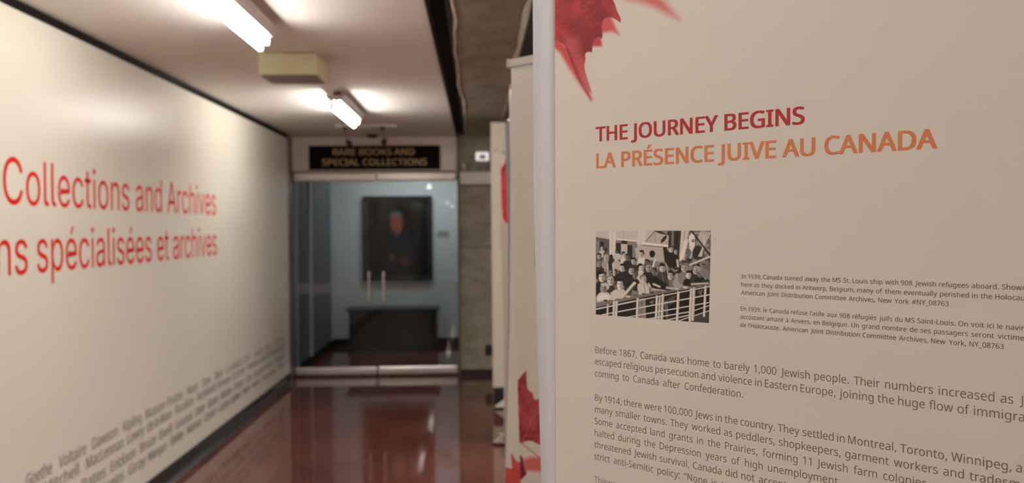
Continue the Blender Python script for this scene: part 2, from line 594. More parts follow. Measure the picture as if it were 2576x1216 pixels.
for (a, b, hx) in ((xJ1 - 0.008, xS - 0.003, 929), (xS + 0.003, xR, 966)):
    leaf = empty('door_leaf', ((a + b) / 2, DY + 0.03, 0), door)
    box('top_rail', (a, DY + 0.005, zTopGlass), (b, DY + 0.055, zHead - 0.008), M['alu'], leaf, bevel=0.018)
    box('bottom_rail', (a, DY + 0.005, 0.016), (b, DY + 0.055, 0.106), M['alu'], leaf, bevel=0.02)
    box('rail_shadow_gap', (a, DY + 0.012, 0.003), (b, DY + 0.048, 0.016), M['rubber'], leaf)
    zb0, zb1 = at_y(942, 739, DY).z, at_y(942, 713, DY).z
    for z0, z1, mt, nm in ((0.106, zb0, M['glass'], 'glass_pane'), (zb0, zb1, M['film'], 'frosted_band'), (zb1, zTopGlass, M['glass'], 'glass_pane')):
        pydata(nm, [(a, DY + 0.03, z0), (b, DY + 0.03, z0), (b, DY + 0.03, z1), (a, DY + 0.03, z1)], [(0, 1, 2, 3)], mt, leaf)
    hp0, hp1 = at_y(hx - 2, 683, DY - 0.05), at_y(hx + 1, 757, DY - 0.05)
    bm = bmesh.new()
    bm_cyl(bm, (hp0.x, DY - 0.045, hp1.z), (hp0.x, DY - 0.045, hp0.z), 0.0125, seg=16)
    for z in (hp0.z - 0.03, hp1.z + 0.03):
        bm_cyl(bm, (hp0.x, DY - 0.045, z), (hp0.x, DY + 0.03, z), 0.009, seg=12)
        bm_cyl(bm, (hp0.x, DY + 0.022, z), (hp0.x, DY + 0.029, z), 0.018, seg=16)
    from_bm('pull_handle', bm, M['chrome'], leaf)
    fx = at_y(916 if hx < 940 else 985, 950, DY).x
    cyl('floor_pivot', (fx, DY + 0.03, 0.0), (fx, DY + 0.03, 0.022), 0.03, M['rubber'], leaf)
struct(box('trim_3', (xJ1 - 0.01, DY - 0.01, 0.0), (xR, DY + 0.07, 0.0035), M['steel_brown']))

# ------------------------------------------------------------------ vestibule behind the glass
BY = 13.15
struct(box('wall_vestibule', (-2.6, BY, 0), (1.2, BY + 0.15, 2.8), M['paint_cool']))
struct(box('wall_vestibule_side', (pL + 0.35, DY + 0.25, 0), (pL + 0.5, BY, 2.8), M['paint_cool']))
struct(box('ceiling_vestibule', (-2.6, DY + 0.09, 2.70), (1.2, BY + 0.1, 2.8), M['paint_cool']))
struct(box('baseboard_vestibule', (-2.05, BY - 0.014, 0), (0.6, BY, 0.1), M['black']))
gw = struct(empty('window_1', (-2.05, 11.6, 0)), 'dark glazed partition with grey mullions beyond the doors')
gx = -2.05
box('dark_pane', (gx - 0.03, DY + 0.1, 0.1), (gx - 0.015, BY, 2.7), M['darkpane'], gw)
box('sill_rail', (gx - 0.05, DY + 0.1, 0.0), (gx + 0.012, BY, 0.11), M['black'], gw)
for y0, wd in ((at_x(744, 650, gx).y, 0.07), (at_x(779, 650, gx).y, 0.10), (12.95, 0.04)):
    box('mullion', (gx - 0.04, y0, 0.1), (gx + 0.015, y0 + wd, 2.7), M['mullion'], gw)
# the pale wall return between partition and back wall is the back wall itself
vl = tag(empty('vestibule_light', (-0.9, 12.3, 2.70)), 'cool white ceiling light inside the vestibule behind the doors', 'ceiling light')
box('housing', (-1.5, 12.15, 2.66), (-0.2, 12.5, 2.70), M['white_enamel'], vl)
box('diffuser', (-1.47, 12.18, 2.652), (-0.23, 12.47, 2.66), M['cool_tube'], vl)

# ================================================================== THINGS
# fluorescent strip lights along the corridor
LX = -1.085
def strip_light(y0, y1, label, tube='tube'):
    t = tag(empty('strip_light', (LX, (y0 + y1) / 2, CZ)), label, 'ceiling light', 'bare tube strip lights along the corridor ceiling')
    bm = bmesh.new()
    hz0, hz1 = CZ - 0.076, CZ - 0.034
    # tapered channel section
    prof = [(-0.012, hz0), (0.068, hz0), (0.098, hz1 - 0.008), (0.098, hz1), (-0.042, hz1), (-0.042, hz1 - 0.008)]
    r = [[bm.verts.new((LX + a, y, z)) for a, z in prof] for y in (y0, y1)]
    n = len(prof)
    for i in range(n):
        bm.faces.new((r[0][i], r[0][(i + 1) % n], r[1][(i + 1) % n], r[1][i]))
    bm.faces.new(r[0]); bm.faces.new(r[1][::-1])
    from_bm('housing', bm, M['fixture'], t)
    for yy_ in (y0 + 0.12, y1 - 0.12):
        box('hanger', (LX + 0.005, yy_ - 0.03, hz1), (LX + 0.055, yy_ + 0.03, CZ), M['spot_black'], t)
    for xx, zt in ((LX + 0.008, CZ - 0.128), (LX + 0.040, CZ - 0.096)):
        tb = cyl('tube', (xx, y0 + 0.02, zt), (xx, y1 - 0.02, zt), 0.0145, M[tube], t, seg=14)
        for yy_, s in ((y0 + 0.02, -1), (y1 - 0.02, 1)):
            cyl('end_cap', (xx, yy_, zt), (xx, yy_ + s * 0.014, zt), 0.0148, M['tube_end'], tb, seg=14)
            box('lamp_holder', (xx - 0.011, yy_ + s * 0.014 - 0.004, zt - 0.018), (xx + 0.011, yy_ + s * 0.014 + 0.008, hz0 + 0.03), M['white_plastic'], t)
    return t
strip_light(3.42, 4.66, 'glaring twin tube strip light nearest the camera, cut off by the top edge')
strip_light(6.9, 8.12, 'short glaring strip light between the pale green box and the track', 'tube_strong')
strip_light(0.1, 1.32, 'strip light directly above the camera, seen only as a glint in the door glass')
strip_light(-11.6, -10.4, 'distant strip light behind the camera, reflected as a tiny glint')
strip_light(-17.1, -15.9, 'farthest strip light behind the camera, reflected as the outermost glint')
# unseen panels over the open side, added as fill light for the hall
M['fill_panel'] = emission('fill_diffuser', (1.0, 0.94, 0.88), 8.0)
for yl, lb in ((-7.0, 'added square fill light over the open side, far behind the camera'), (-3.0, 'added square fill light over the open side, just behind the camera'), (4.5, 'added square fill light over the open side, beyond the front banner')):
    t_ = tag(empty('added_fill_light', (2.5, yl, 3.35)), lb, 'ceiling light', 'added fill lights over the open side')
    box('frame', (1.85, yl - 0.65, 3.30), (3.15, yl + 0.65, 3.35), M['white_enamel'], t_)
    box('diffuser', (1.9, yl - 0.6, 3.294), (3.1, yl + 0.6, 3.30), M['fill_panel'], t_)

# pale green box under the ceiling
p0 = at_y(650, 190, 5.42); p1 = at_y(798, 190, 5.42)
gb = tag(empty('ceiling_box', ((p0.x + p1.x) / 2, 5.57, CZ)), 'pale olive green box with grey underside hanging from the ceiling', 'equipment box')
gz = p0.z
box('body', (p0.x, 5.42, gz + 0.006), (p1.x, 5.75, CZ - 0.004), M['green_box'], gb, bevel=0.006)
box('mounting_plate', (p0.x + 0.02, 5.44, CZ - 0.006), (p1.x - 0.02, 5.73, CZ), M['steel_brown'], gb)
box('underside_grille', (p0.x + 0.012, 5.435, gz), (p1.x - 0.012, 5.738, gz + 0.008), M['grille'], gb)

# track with two small black spots aimed at the sign
ty = 9.15
a, b = at_y(843, 322, ty), at_y(998, 320, ty)
tk = tag(empty('track_light', ((a.x + b.x) / 2, ty, CZ)), 'white ceiling track with two small black spotlights above the sign', 'track light')
box('track', (a.x, ty - 0.018, CZ - 0.024), (b.x, ty + 0.018, CZ), M['white_enamel'], tk, bevel=0.003)
for (px, hx, hy) in ((868, 876, 358), (962, 967, 355)):
    q = at_y(px, 330, ty)
    hd = at_y(hx, hy, ty + 0.02)
    s = empty('spotlight', (q.x, ty, CZ - 0.024), tk)
    cyl('adapter', (q.x, ty, CZ - 0.024), (q.x, ty, CZ - 0.06), 0.022, M['spot_black'], s, r2=0.014)
    cyl('stem', (q.x, ty, CZ - 0.058), (hd.x, ty + 0.015, hd.z + 0.02), 0.005, M['steel_brown'], s, seg=10)
    d = Vector((0.012 if px < 900 else -0.012, 0.055, -0.02)).normalized()
    c0 = Vector((hd.x, ty + 0.02, hd.z))
    bm = bmesh.new()
    bm_cyl(bm, c0 - d * 0.035, c0 - d * 0.01, 0.012, 0.024, seg=18)
    bm_cyl(bm, c0 - d * 0.01, c0 + d * 0.035, 0.024, 0.030, seg=18)
    from_bm('lamp_head', bm, M['spot_black'], s)
dp = at_z(937, 339, CZ)
dt = tag(empty('smoke_detector', (dp.x, dp.y, CZ)), 'small dark round detector on the ceiling between the two spotlights', 'detector')
cyl('base', (dp.x, dp.y, CZ), (dp.x, dp.y, CZ - 0.012), 0.07, M['spot_black'], dt, seg=28)
cyl('dome', (dp.x, dp.y, CZ - 0.012), (dp.x, dp.y, CZ - 0.032), 0.06, M['spot_black'], dt, r2=0.04, seg=28)

# sign over the door
s0, s1 = at_y(778, 428, DY), at_y(1107, 366, DY)
sg = tag(empty('door_sign', ((s0.x + s1.x) / 2, DY, s0.z)), 'long black sign lettered in gold above the glass doors', 'sign')
box('board', (s0.x, DY - 0.012, s0.z), (s1.x, DY + 0.01, s1.z), M['sign'], sg, bevel=0.002)
for txt, xa, xb, yb, yt in (('RARE BOOKS AND', 838, 1043, 391, 375), ('SPECIAL COLLECTIONS', 811, 1074, 417, 401)):
    q0, q1, q2 = at_y(xa, yb, DY), at_y(xb, yb - 3, DY), at_y(xa, yt, DY)
    pr = Print(Vector((0, DY - 0.0125, 0)), Vector((1, 0, 0)), Vector((0, 0, 1)), Vector((0, -1, 0)), 0.001)
    pr.put(txt, FONT_HUMANIST, q0.x, q0.z, q2.z - q0.z, u1=q1.x, bold=0.02)
    pr.build('lettering', M['gold'], sg)

# emergency light on the concrete
e0, e1 = at_y(1157, 466, DY), at_y(1238, 434, DY)
em = tag(empty('emergency_light', ((e0.x + e1.x) / 2, DY, e0.z)), 'white emergency light box with lamp heads on the concrete wall', 'emergency light')
box('battery_box', (e0.x + 0.004, DY - 0.11, e0.z + 0.004), (e1.x + 0.12, DY, e1.z), M['white_plastic'], em, bevel=0.006)
for px in (1168, 1216):
    q = at_y(px, 418, DY - 0.06)
    c0 = Vector((q.x, DY - 0.06, q.z))
    cyl('swivel_arm', (c0.x, c0.y, e1.z - 0.002), (c0.x, c0.y, c0.z), 0.008, M['white_plastic'], em, seg=10)
    bm = bmesh.new()
    bm_cyl(bm, c0 + Vector((0, 0.03, 0)), c0 + Vector((0, 0.0, 0)), 0.018, 0.036, seg=22)
    bm_cyl(bm, c0 + Vector((0, 0.0, 0)), c0 + Vector((0, -0.02, 0)), 0.036, 0.036, seg=22)
    hd = from_bm('lamp_head', bm, M['steel_brown'], em)
    cyl('lens', c0 + Vector((0, -0.02, 0)), c0 + Vector((0, -0.026, 0)), 0.031, M['chrome'], hd, seg=22)
# bright lamp head above it; its chrome reflection is made as a glowing surface
q0, q1 = at_y(1197, 405, DY), at_y(1229, 384, DY)
bl = tag(empty('bright_lamp_head', ((q0.x + q1.x) / 2, DY, q0.z)), 'small bright lamp head high on the concrete above the emergency light, its reflection made as glow', 'lamp head')
box('back_plate', (q0.x + .01, DY - 0.03, q0.z + .01), (q1.x - .01, DY, q1.z - .01), M['steel_brown'], bl, bevel=0.004)
M['glow_face'] = emission('reflection_glow', (1, 0.9, 0.86), 0.2)  # glow standing in for the reflection on the lamp head
bm = bmesh.new()
fw, fz = (q1.x - q0.x), (q1.z - q0.z)
t_ = 0.033
bm_box(bm, (q0.x, DY - 0.05, q0.z), (q0.x + t_ * 1.2, DY - 0.03, q1.z), 0.004)
bm_box(bm, (q1.x - t_, DY - 0.05, q0.z), (q1.x, DY - 0.03, q1.z), 0.004)
bm_box(bm, (q0.x, DY - 0.048, q1.z - t_ * .8), (q1.x, DY - 0.03, q1.z), 0.004)
bm_box(bm, (q0.x, DY - 0.048, q0.z), (q1.x, DY - 0.03, q0.z + t_ * .5), 0.004)
from_bm('glow_surround', bm, M['glow_face'], bl)
box('lens', (q0.x + t_, DY - 0.04, q0.z + 0.01), (q1.x - t_, DY - 0.03, q1.z - 0.02), M['plaque'], bl)
# socket low on the concrete
q0, q1 = at_y(1221, 895, DY), at_y(1239, 868, DY)
ol = tag(empty('wall_socket', ((q0.x + q1.x) / 2, DY, q0.z)), 'dark wall socket low on the concrete beside the white display panel', 'socket')
box('cover_plate', (q0.x, DY - 0.012, q0.z), (q1.x, DY, q1.z), M['spot_black'], ol, bevel=0.003)
for k in (0.3, 0.7):
    zz = q0.z + (q1.z - q0.z) * k
    box('outlet', ((q0.x + q1.x) / 2 - 0.015, DY - 0.015, zz - 0.014), ((q0.x + q1.x) / 2 + 0.015, DY - 0.011, zz + 0.014), M['rubber'], ol, bevel=0.002)

# portrait behind the glass
q0, q1 = at_y(915, 706, BY), at_y(1087, 493, BY)
FR = 0.045
pt = tag(empty('portrait_painting', ((q0.x + q1.x) / 2, BY, q0.z)), 'large dark portrait of a grey-haired man hanging behind the glass doors', 'painting')
bm = bmesh.new()
for lo, hi in (((q0.x, q0.z), (q1.x, q0.z + FR)), ((q0.x, q1.z - FR), (q1.x, q1.z)), ((q0.x, q0.z + FR), (q0.x + FR, q1.z - FR)), ((q1.x - FR, q0.z + FR), (q1.x, q1.z - FR))):
    bm_box(bm, (lo[0], BY - 0.06, lo[1]), (hi[0], BY, hi[1]), 0.006)
from_bm('frame', bm, M['frame'], pt)
bm = bmesh.new()
a0, a1, b0, b1 = q0.x + FR, q1.x - FR, q0.z + FR, q1.z - FR
g = 0.016
for lo, hi in (((a0, b0), (a1, b0 + g)), ((a0, b1 - g), (a1, b1)), ((a0, b0), (a0 + g, b1)), ((a1 - g, b0), (a1, b1))):
    bm_box(bm, (lo[0], BY - 0.045, lo[1]), (hi[0], BY - 0.01, hi[1]))
from_bm('inner_slip', bm, M['gilt'], pt)
cv = Canvas(150, 178, srgb(34, 32, 30))
def pp(x, y):   # positions read from the 1317x1216 enlargement of the portrait
    return (x - 110) / (890 - 110) * 150, (y - 110) / (1075 - 110) * 178
def pr_(r): return r / (890 - 110) * 150
cv.ell(*pp(740, 180), pr_(70), pr_(80), srgb(66, 64, 62), 8)
cv.poly([pp(330, 110), pp(480, 110), pp(470, 300), pp(320, 420)], srgb(52, 50, 46), 7)
cv.poly([pp(700, 250), pp(790, 250), pp(800, 700), pp(720, 700)], srgb(46, 46, 48), 8)
cv.poly([pp(400, 520), pp(590, 520), pp(680, 620), pp(700, 900), pp(620, 1075), pp(400, 1075), pp(350, 860), pp(340, 620)], srgb(36, 42, 52), 5)
cv.poly([pp(520, 560), pp(590, 560), pp(600, 800), pp(520, 1075)], srgb(26, 28, 40), 4)
cv.poly([pp(455, 500), pp(535, 500), pp(500, 575)], srgb(96, 118, 148), 3)
cv.ell(*pp(482, 318), pr_(80), pr_(62), srgb(120, 124, 112), 4)
cv.ell(*pp(487, 420), pr_(74), pr_(98), srgb(192, 104, 76), 4)
cv.ell(*pp(462, 395), pr_(13), pr_(7), srgb(120, 62, 50), 1.5)
cv.ell(*pp(515, 395), pr_(13), pr_(7), srgb(120, 62, 50), 1.5)
cv.ell(*pp(490, 470), pr_(24), pr_(6), srgb(130, 60, 52), 1.5)
cv.ell(*pp(492, 430), pr_(9), pr_(22), srgb(205, 122, 92), 1.5)
cv.ell(*pp(420, 830), pr_(42), pr_(48), srgb(116, 76, 64), 4)
cv.ell(*pp(580, 880), pr_(50), pr_(48), srgb(120, 80, 66), 4)
for k in range(4):
    cv.line(*pp(555 + k * 17, 860), *pp(548 + k * 17, 905), 1.2, srgb(88, 56, 48), 1)
cv.a *= 0.5 * (0.9 + 0.2 * vnoise(178, 150, 9, 3))[..., None]
def ppos(X, Y):
    x = a0 + g * .5 + (a1 - a0 - g) * X / 150
    z = b1 - g * .5 - (b1 - b0 - g) * Y / 178
    return np.stack([x, np.full_like(x, BY - 0.03), z], -1)
grid_print('canvas', cv, ppos, M['oil'], pt)

q0, q1 = at_y(1099, 597, BY), at_y(1131, 581, BY)
pq = tag(empty('wall_plaque', ((q0.x + q1.x) / 2, BY, q0.z)), 'small grey plaque on the wall beside the portrait', 'plaque')
box('plate', (q0.x, BY - 0.008, q0.z), (q1.x, BY, q1.z), M['plaque'], pq, bevel=0.002)
bm = bmesh.new()
for k in range(3):
    zz = q1.z - 0.018 - k * 0.022
    bm_box(bm, (q0.x + 0.02, BY - 0.0095, zz - 0.005), (q1.x - 0.02 - 0.03 * (k == 2), BY - 0.008, zz + 0.005))
from_bm('text_lines', bm, M['plaque_text'], pq)

# low dark chest under the portrait
cy0, cy1 = 12.35, 12.9
q0, q1 = at_y(867, 779, cy0), at_y(1104, 779, cy0)
ct = tag(empty('blanket_chest', ((q0.x + q1.x) / 2, (cy0 + cy1) / 2, 0)), 'low black wooden chest under the portrait behind the doors', 'chest')
zt = q0.z
box('lid', (q0.x, cy0, zt - 0.03), (q1.x, cy1 + 0.02, zt), M['chest_top'], ct, bevel=0.005)
box('body', (q0.x + 0.05, cy0 + 0.03, 0.03), (q1.x - 0.035, cy1, zt - 0.03), M['chest'], ct, bevel=0.004)
for k in range(2):
    xm0 = q0.x + 0.09 + k * (q1.x - q0.x - 0.1) / 2
    xm1 = xm0 + (q1.x - q0.x - 0.1) / 2 - 0.07
    box('front_panel', (xm0, cy0 + 0.02, 0.10), (xm1, cy0 + 0.03, zt - 0.08), M['chest'], ct, bevel=0.004)
box('plinth', (q0.x + 0.03, cy0 + 0.015, 0.0), (q1.x - 0.02, cy1, 0.045), M['chest'], ct, bevel=0.003)

# ------------------------------------------------------------------ lettering on the left wall
def wall_y(px, z):           # distance along the left wall of a pixel column at height z
    lo, hi = 2.0, 11.0
    for _ in range(40):
        mid = (lo + hi) / 2
        d = Vector((WX, mid, z)) - CAM
        x = W / 2 + F * d.dot(RIGHT) / d.dot(FWD)
        if x < px: lo = mid
        else: hi = mid
    return lo
U, V, N = Vector((0, 1, 0)), Vector((0, 0, 1)), Vector((1, 0, 0))
zb1 = at_x(60, 516, WX).z
zb2 = at_x(60, 690, WX).z
cap = at_x(42, 397, WX).z - at_x(42, 519, WX).z
pr = Print(Vector((WX, 0, 0)), U, V, N, 0.001)
pr.put('Collections and Archives', FONT_GROTESK, wall_y(8, zb1), zb1, cap * 0.965, u1=wall_y(543, zb1), bold=0.0)
pr.build('red_lettering', M['wall_red'], wl)
pr = Print(Vector((WX, 0, 0)), U, V, N, 0.001)
ys_, ye_ = wall_y(93, zb2), wall_y(545, zb2)
pr.put('spécialisées et archives', FONT_GROTESK, ys_, zb2, cap * 0.965, u1=ye_, bold=0.0)
y_ns = wall_y(70, zb2)
w_ = word_width('Collections', FONT_GROTESK, cap * 0.965, 0.97)
pr.put('Collections', FONT_GROTESK, y_ns - w_, zb2, cap * 0.965, u1=y_ns, bold=0.0)
pr.build('red_lettering', M['wall_red'], wl)
rows4 = [
 (at_x(232, 1133, WX).z, [('Goethe', 65, 131), ('Voltaire', 148, 217), ('Dawson', 232, 296), ('Kipling', 310, 356), ('Musson', 366, 414), ('Pratte', 421, 459),
          ('Noel', 471, 497), ('Dow', 508, 530), ('Blair', 541, 561), ('Lovelace', 569, 610), ('De', 615, 628), ('Laurier', 640, 664), ('Roy', 668, 683), ('Scott', 692, 714)]),
 (at_x(217, 1182, WX).z, [('Mitchell', 110, 198), ('MacLennan', 217, 310), ('Lowry', 320, 362), ('de la Mare', 370, 432), ('Ruskin', 441, 486), ('Archibald', 495, 542), ('Johnson', 546, 580),
          ('Lismer', 586, 618), ('Norman', 623, 652), ('Swift', 656, 676), ('Penn', 679, 697), ('Bell', 700, 715)]),
 (at_x(278, 1190, WX).z, [('Bates', 205, 265), ('Erickson', 278, 340), ('Bruce', 352, 391), ('Bell', 401, 432), ('Leacock', 442, 484), ('Dante', 492, 515), ('Blake', 523, 549),
          ('Molson', 556, 582), ('Pope', 589, 612), ('Cox', 619, 633), ('Gould', 638, 660), ('Frost', 665, 684), ('Yeats', 690, 714)]),
 (at_x(323, 1198, WX).z, [('Higgins', 248, 311), ('Gray', 323, 366), ('Morgan', 373, 418), ('Shelley', 428, 462), ('Notman', 470, 506), ('Osler', 514, 543), ('Layton', 550, 578), ('Rabelais', 583, 604),
          ('Klein', 609, 628), ('Hume', 634, 652), ('Gauvreau', 660, 694), ('Ray', 700, 713)]),
]
pr = Print(Vector((WX, 0, 0)), U, V, N, 0.001)
for z, words in rows4:
    for wd, xa, xb in words:
        pr.put(wd, FONT_HUMANIST, wall_y(xa, z), z, 0.06, u1=wall_y(xb, z), bold=0.03, res=2)
pr.build('grey_names', M['wall_grey'], wl)

# ================================================================== BANNERS
def cam_point(px, py, depth):
    return CAM + (FWD + RIGHT * ((px - W / 2) / F) + UP * ((H / 2 - py) / F)) * depth

def leaf_colours(cv, base_rgb, seed, lo=(142, 16, 30), hi=(192, 54, 64)):
    n = 0.42 * vnoise(cv.h, cv.w, 34, seed) + 0.28 * vnoise(cv.h, cv.w, 9, seed + 1) + 0.30 * vnoise(cv.h, cv.w, 2.6, seed + 2)
    t = np.clip((n - 0.3) / 0.4, 0, 1)[..., None]
    return np.array(srgb(*lo)[:3]) * (1 - t) + np.array(srgb(*hi)[:3]) * t

VIN = srgb(222, 216, 207)

# ---- the big banner in front
DA = 1.25
U = -ray(-1060, 576)                 # along the panel to the right
PA = cam_point(1395, 577, DA)
NA = U.cross(Vector((0, 0, 1))).normalized()       # towards the corridor
if NA.dot(CAM - PA) < 0:
    NA = -NA
VA = NA.cross(U).normalized()
if VA.z < 0:
    VA = -VA
def onA(px, py):
    p = hit(px, py, PA, NA) - PA
    return p.dot(U), p.dot(VA)
zA0 = -PA.z + 0.10
zA1 = 2.06 - PA.z
WA = 0.86
A = tag(empty('banner_stand', PA + U * (WA / 2) + Vector((0, 0, -PA.z))), 'large beige banner in front headed THE JOURNEY BEGINS, with a crowd photograph', 'banner', 'printed roll-up banners beside the corridor')
def slab(name, P, U_, V_, N_, u0, u1, v0, v1, t0, t1, mat, parent):
    vs = []
    for t in (t0, t1):
        for (a_, b_) in ((u0, v0), (u1, v0), (u1, v1), (u0, v1)):
            vs.append(P + U_ * a_ + V_ * b_ + N_ * t)
    f = [(0, 1, 2, 3), (7, 6, 5, 4), (0, 4, 5, 1), (1, 5, 6, 2), (2, 6, 7, 3), (3, 7, 4, 0)]
    o = pydata(name, vs, f, mat, parent)
    return o
slab('panel', PA, U, VA, NA, 0, WA, zA0, zA1, -0.003, 0, M['vinyl'], A)
slab('top_rail', PA, U, VA, NA, -0.005, WA + 0.005, zA1, zA1 + 0.025, -0.012, 0.006, M['alu'], A)
slab('cassette', PA, U, VA, NA, -0.02, WA + 0.02, zA0 - 0.10, zA0 + 0.004, -0.09, 0.03, M['alu'], A)
pc = PA + U * (WA * 0.5) - NA * 0.03
cyl('support_pole', (pc.x, pc.y, 0.05), (pc.x, pc.y, 2.07), 0.009, M['alu'], A, seg=12)
# white return strip along its edge (a curled unprinted margin)
left_edge = [(1342, -230), (1343, 0), (1345, 500), (1353, 800), (1364, 1216), (1378, 1700)]
vs, fs = [], []
nrow = 0
for k in range(len(left_edge) * 4 - 3):
    i, t = divmod(k, 4)
    t /= 4.0
    if i >= len(left_edge) - 1:
        i, t = len(left_edge) - 2, 1.0
    x = left_edge[i][0] * (1 - t) + left_edge[i + 1][0] * t
    y = left_edge[i][1] * (1 - t) + left_edge[i + 1][1] * t
    pL_ = cam_point(x, y, DA + 0.03)
    b_ = (pL_ - PA).dot(VA)
    pR_ = PA + VA * b_ + U * 0.0005
    pM_ = (pL_ + pR_) / 2 - NA * 0.002
    vs += [pL_, pM_, pR_]
    if nrow:
        o_ = 3 * nrow
        fs += [(o_ - 3, o_ - 2, o_ + 1, o_), (o_ - 2, o_ - 1, o_ + 2, o_ + 1)]
    nrow += 1
st = pydata('side_margin', vs, fs, M['vinyl_white'], A, smooth=True)
st['label'] = 'blank white margin'
md = st.modifiers.new('thickness', 'SOLIDIFY'); md.thickness = 0.002; md.offset = -1 

def line_on(pr, words, font, cap, sx, x0, ybase, anchor=None, ax=None, end=None, bold=0.0, res=3):
    """one justified line: words from pixel column x0; either word[anchor] starts at column ax, or the line ends at column end"""
    u0, v0 = onA(x0, ybase)
    ws = [word_width(w, font, cap, sx, bold) for w in words]
    if anchor is not None:
        ua = onA(ax, ybase)[0]
        gap = (ua - u0 - sum(ws[:anchor])) / anchor
    else:
        ue = onA(end, ybase)[0]
        gap = (ue - u0 - sum(ws)) / (len(words) - 1)
    u = u0
    for w, wd in zip(words, ws):
        pr.put(w, font, u, v0, cap, sx=sx, bold=bold, res=res)
        u += wd + gap
    return gap

# headings
for nm, txt, x0, x1, yb, yc, mt in (('heading_text', 'THE JOURNEY BEGINS', 1498.5, 2024.5, 356.5, 320, 'red_text'),
                                    ('heading_text', 'LA PRÉSENCE JUIVE AU CANADA', 1500, 2358, 423.8, 386.5, 'orange_text')):
    pr = Print(PA, U, VA, NA, 0.00015)
    u0, v0 = onA(x0, yb)
    # measure the right end on the same text line
    lo_, hi_ = 0.0, 0.9
    def px_of(u, v):
        d = PA + U * u + VA * v - CAM
        return W / 2 + F * d.dot(RIGHT) / d.dot(FWD)
    for _ in range(40):
        mid = (lo_ + hi_) / 2
        if px_of(mid, v0) < x1: lo_ = mid
        else: hi_ = mid
    cap_ = onA(x0 + 8, yc)[1] - v0
    pr.put(txt, FONT_HUMANIST, u0, v0, cap_, u1=lo_, bold=0.045, res=5)
    pr.build(nm, M[mt], A)

def upx(px, v):
    lo_, hi_ = -0.1, 0.9
    for _ in range(40):
        mid = (lo_ + hi_) / 2
        d = PA + U * mid + VA * v - CAM
        if W / 2 + F * d.dot(RIGHT) / d.dot(FWD) < px: lo_ = mid
        else: hi_ = mid
    return lo_
def text_line(pr, s, cap, sx, x0, yb, anchor=None, ax=None, end=None, bold=0.0):
    words = s.split(' ')
    u0, v0 = onA(x0, yb)
    ws = [word_width(w, FONT_HUMANIST, cap, sx, bold) for w in words]
    if anchor is not None:
        gap = (upx(ax, v0) - u0 - sum(ws[:anchor])) / anchor
    elif end is not None:
        gap = (upx(end, v0) - u0 - sum(ws)) / (len(words) - 1)
    else:
        gap = cap * 0.36
    u = u0
    for w, wd in zip(words, ws):
        pr.put(w, FONT_HUMANIST, u, v0, cap, sx=sx, bold=bold)
        u += wd + gap
    return gap / cap

v0 = onA(1500, 889)[1]
capB = (onA(1500, 872)[1] - onA(1500, 888.5)[1])
BODY = [
    ('Before 1867, Canada was home to barely 1,000 Jewish people. Their numbers increased as Jews', 1498, 888.5, 'as', 2517, None),
    ('escaped religious persecution and violence in Eastern Europe, joining the huge flow of immigration', 1497, 917.5, 'immigration', 2450, None),
    ('coming to Canada after Confederation.', 1497, 947.5, None, None, 1869.5),
    ('By 1914, there were 100,000 Jews in the country. They settled in Montreal, Toronto, Winnipeg, and', 1497, 1008.5, 'Winnipeg,', 2393, None),
    ('many smaller towns. They worked as peddlers, shopkeepers, garment workers and tradesmen.', 1497, 1038, 'tradesmen.', 2439, None),
    ('Some accepted land grants in the Prairies, forming 11 Jewish farm colonies.', 1496, 1067.5, 'colonies.', 2222, None),
    ('halted during the Depression years of high unemployment.', 1496, 1097, 'unemployment.', 1932, None),
    ('threatened Jewish survival, Canada did not accept', 1495.5, 1126.5, 'accept', 1909, None),
    ('strict anti-Semitic policy: “None is too many.”', 1495, 1156, '“None', 1720.5, None),
    ('Things', 1495, 1214.5, None, None, None),
]
gaps = []
for blk in (BODY[:3], BODY[3:9], BODY[9:]):
    pr = Print(PA, U, VA, NA, 0.00015)
    for s, x0, yb, aw, ax, end in blk:
        ws = s.split(' ')
        gaps.append(text_line(pr, s, capB, 0.955, x0, yb, ws.index(aw) if aw else None, ax, end))
    pr.build('body_text', M['body_text'], A)
capC = (onA(1868, 690)[1] - onA(1868, 700.6)[1])
CAP = [
    ('In 1939, Canada turned away the MS St. Louis ship with 908 Jewish refugees aboard. Shown', 1865.5, 700.6, 'Shown', 2521, None),
    ('here as they docked in Antwerp, Belgium, many of them eventually perished in the Holocaust.', 1865, 721.3, 'Holocaust.', 2504, None),
    ('American Joint Distribution Committee Archives, New York #NY_08763', 1864.5, 741.6, None, None, 2386.5),
    ('En 1939, le Canada refuse l’asile aux 908 réfugiés juifs du MS Saint-Louis. On voit ici le navire', 1863.5, 782, 'navire', 2531, None),
    ('accostant amaré à Anvers, en Belgique. Un grand nombre de ses passagers seront victimes', 1863, 802.3, 'victimes', 2510, None),
    ('de l’Holocauste. American Joint Distribution Committee Archives, New York, NY_08763', 1862.5, 823, None, None, 2525),
]
for blk in (CAP[:3], CAP[3:]):
    pr = Print(PA, U, VA, NA, 0.00015)
    for s, x0, yb, aw, ax, end in blk:
        ws = s.split(' ')
        gaps.append(text_line(pr, s, capC, 1.0, x0, yb, ws.index(aw) if aw else None, ax, end))
    pr.build('caption_text', M['caption_text'], A)


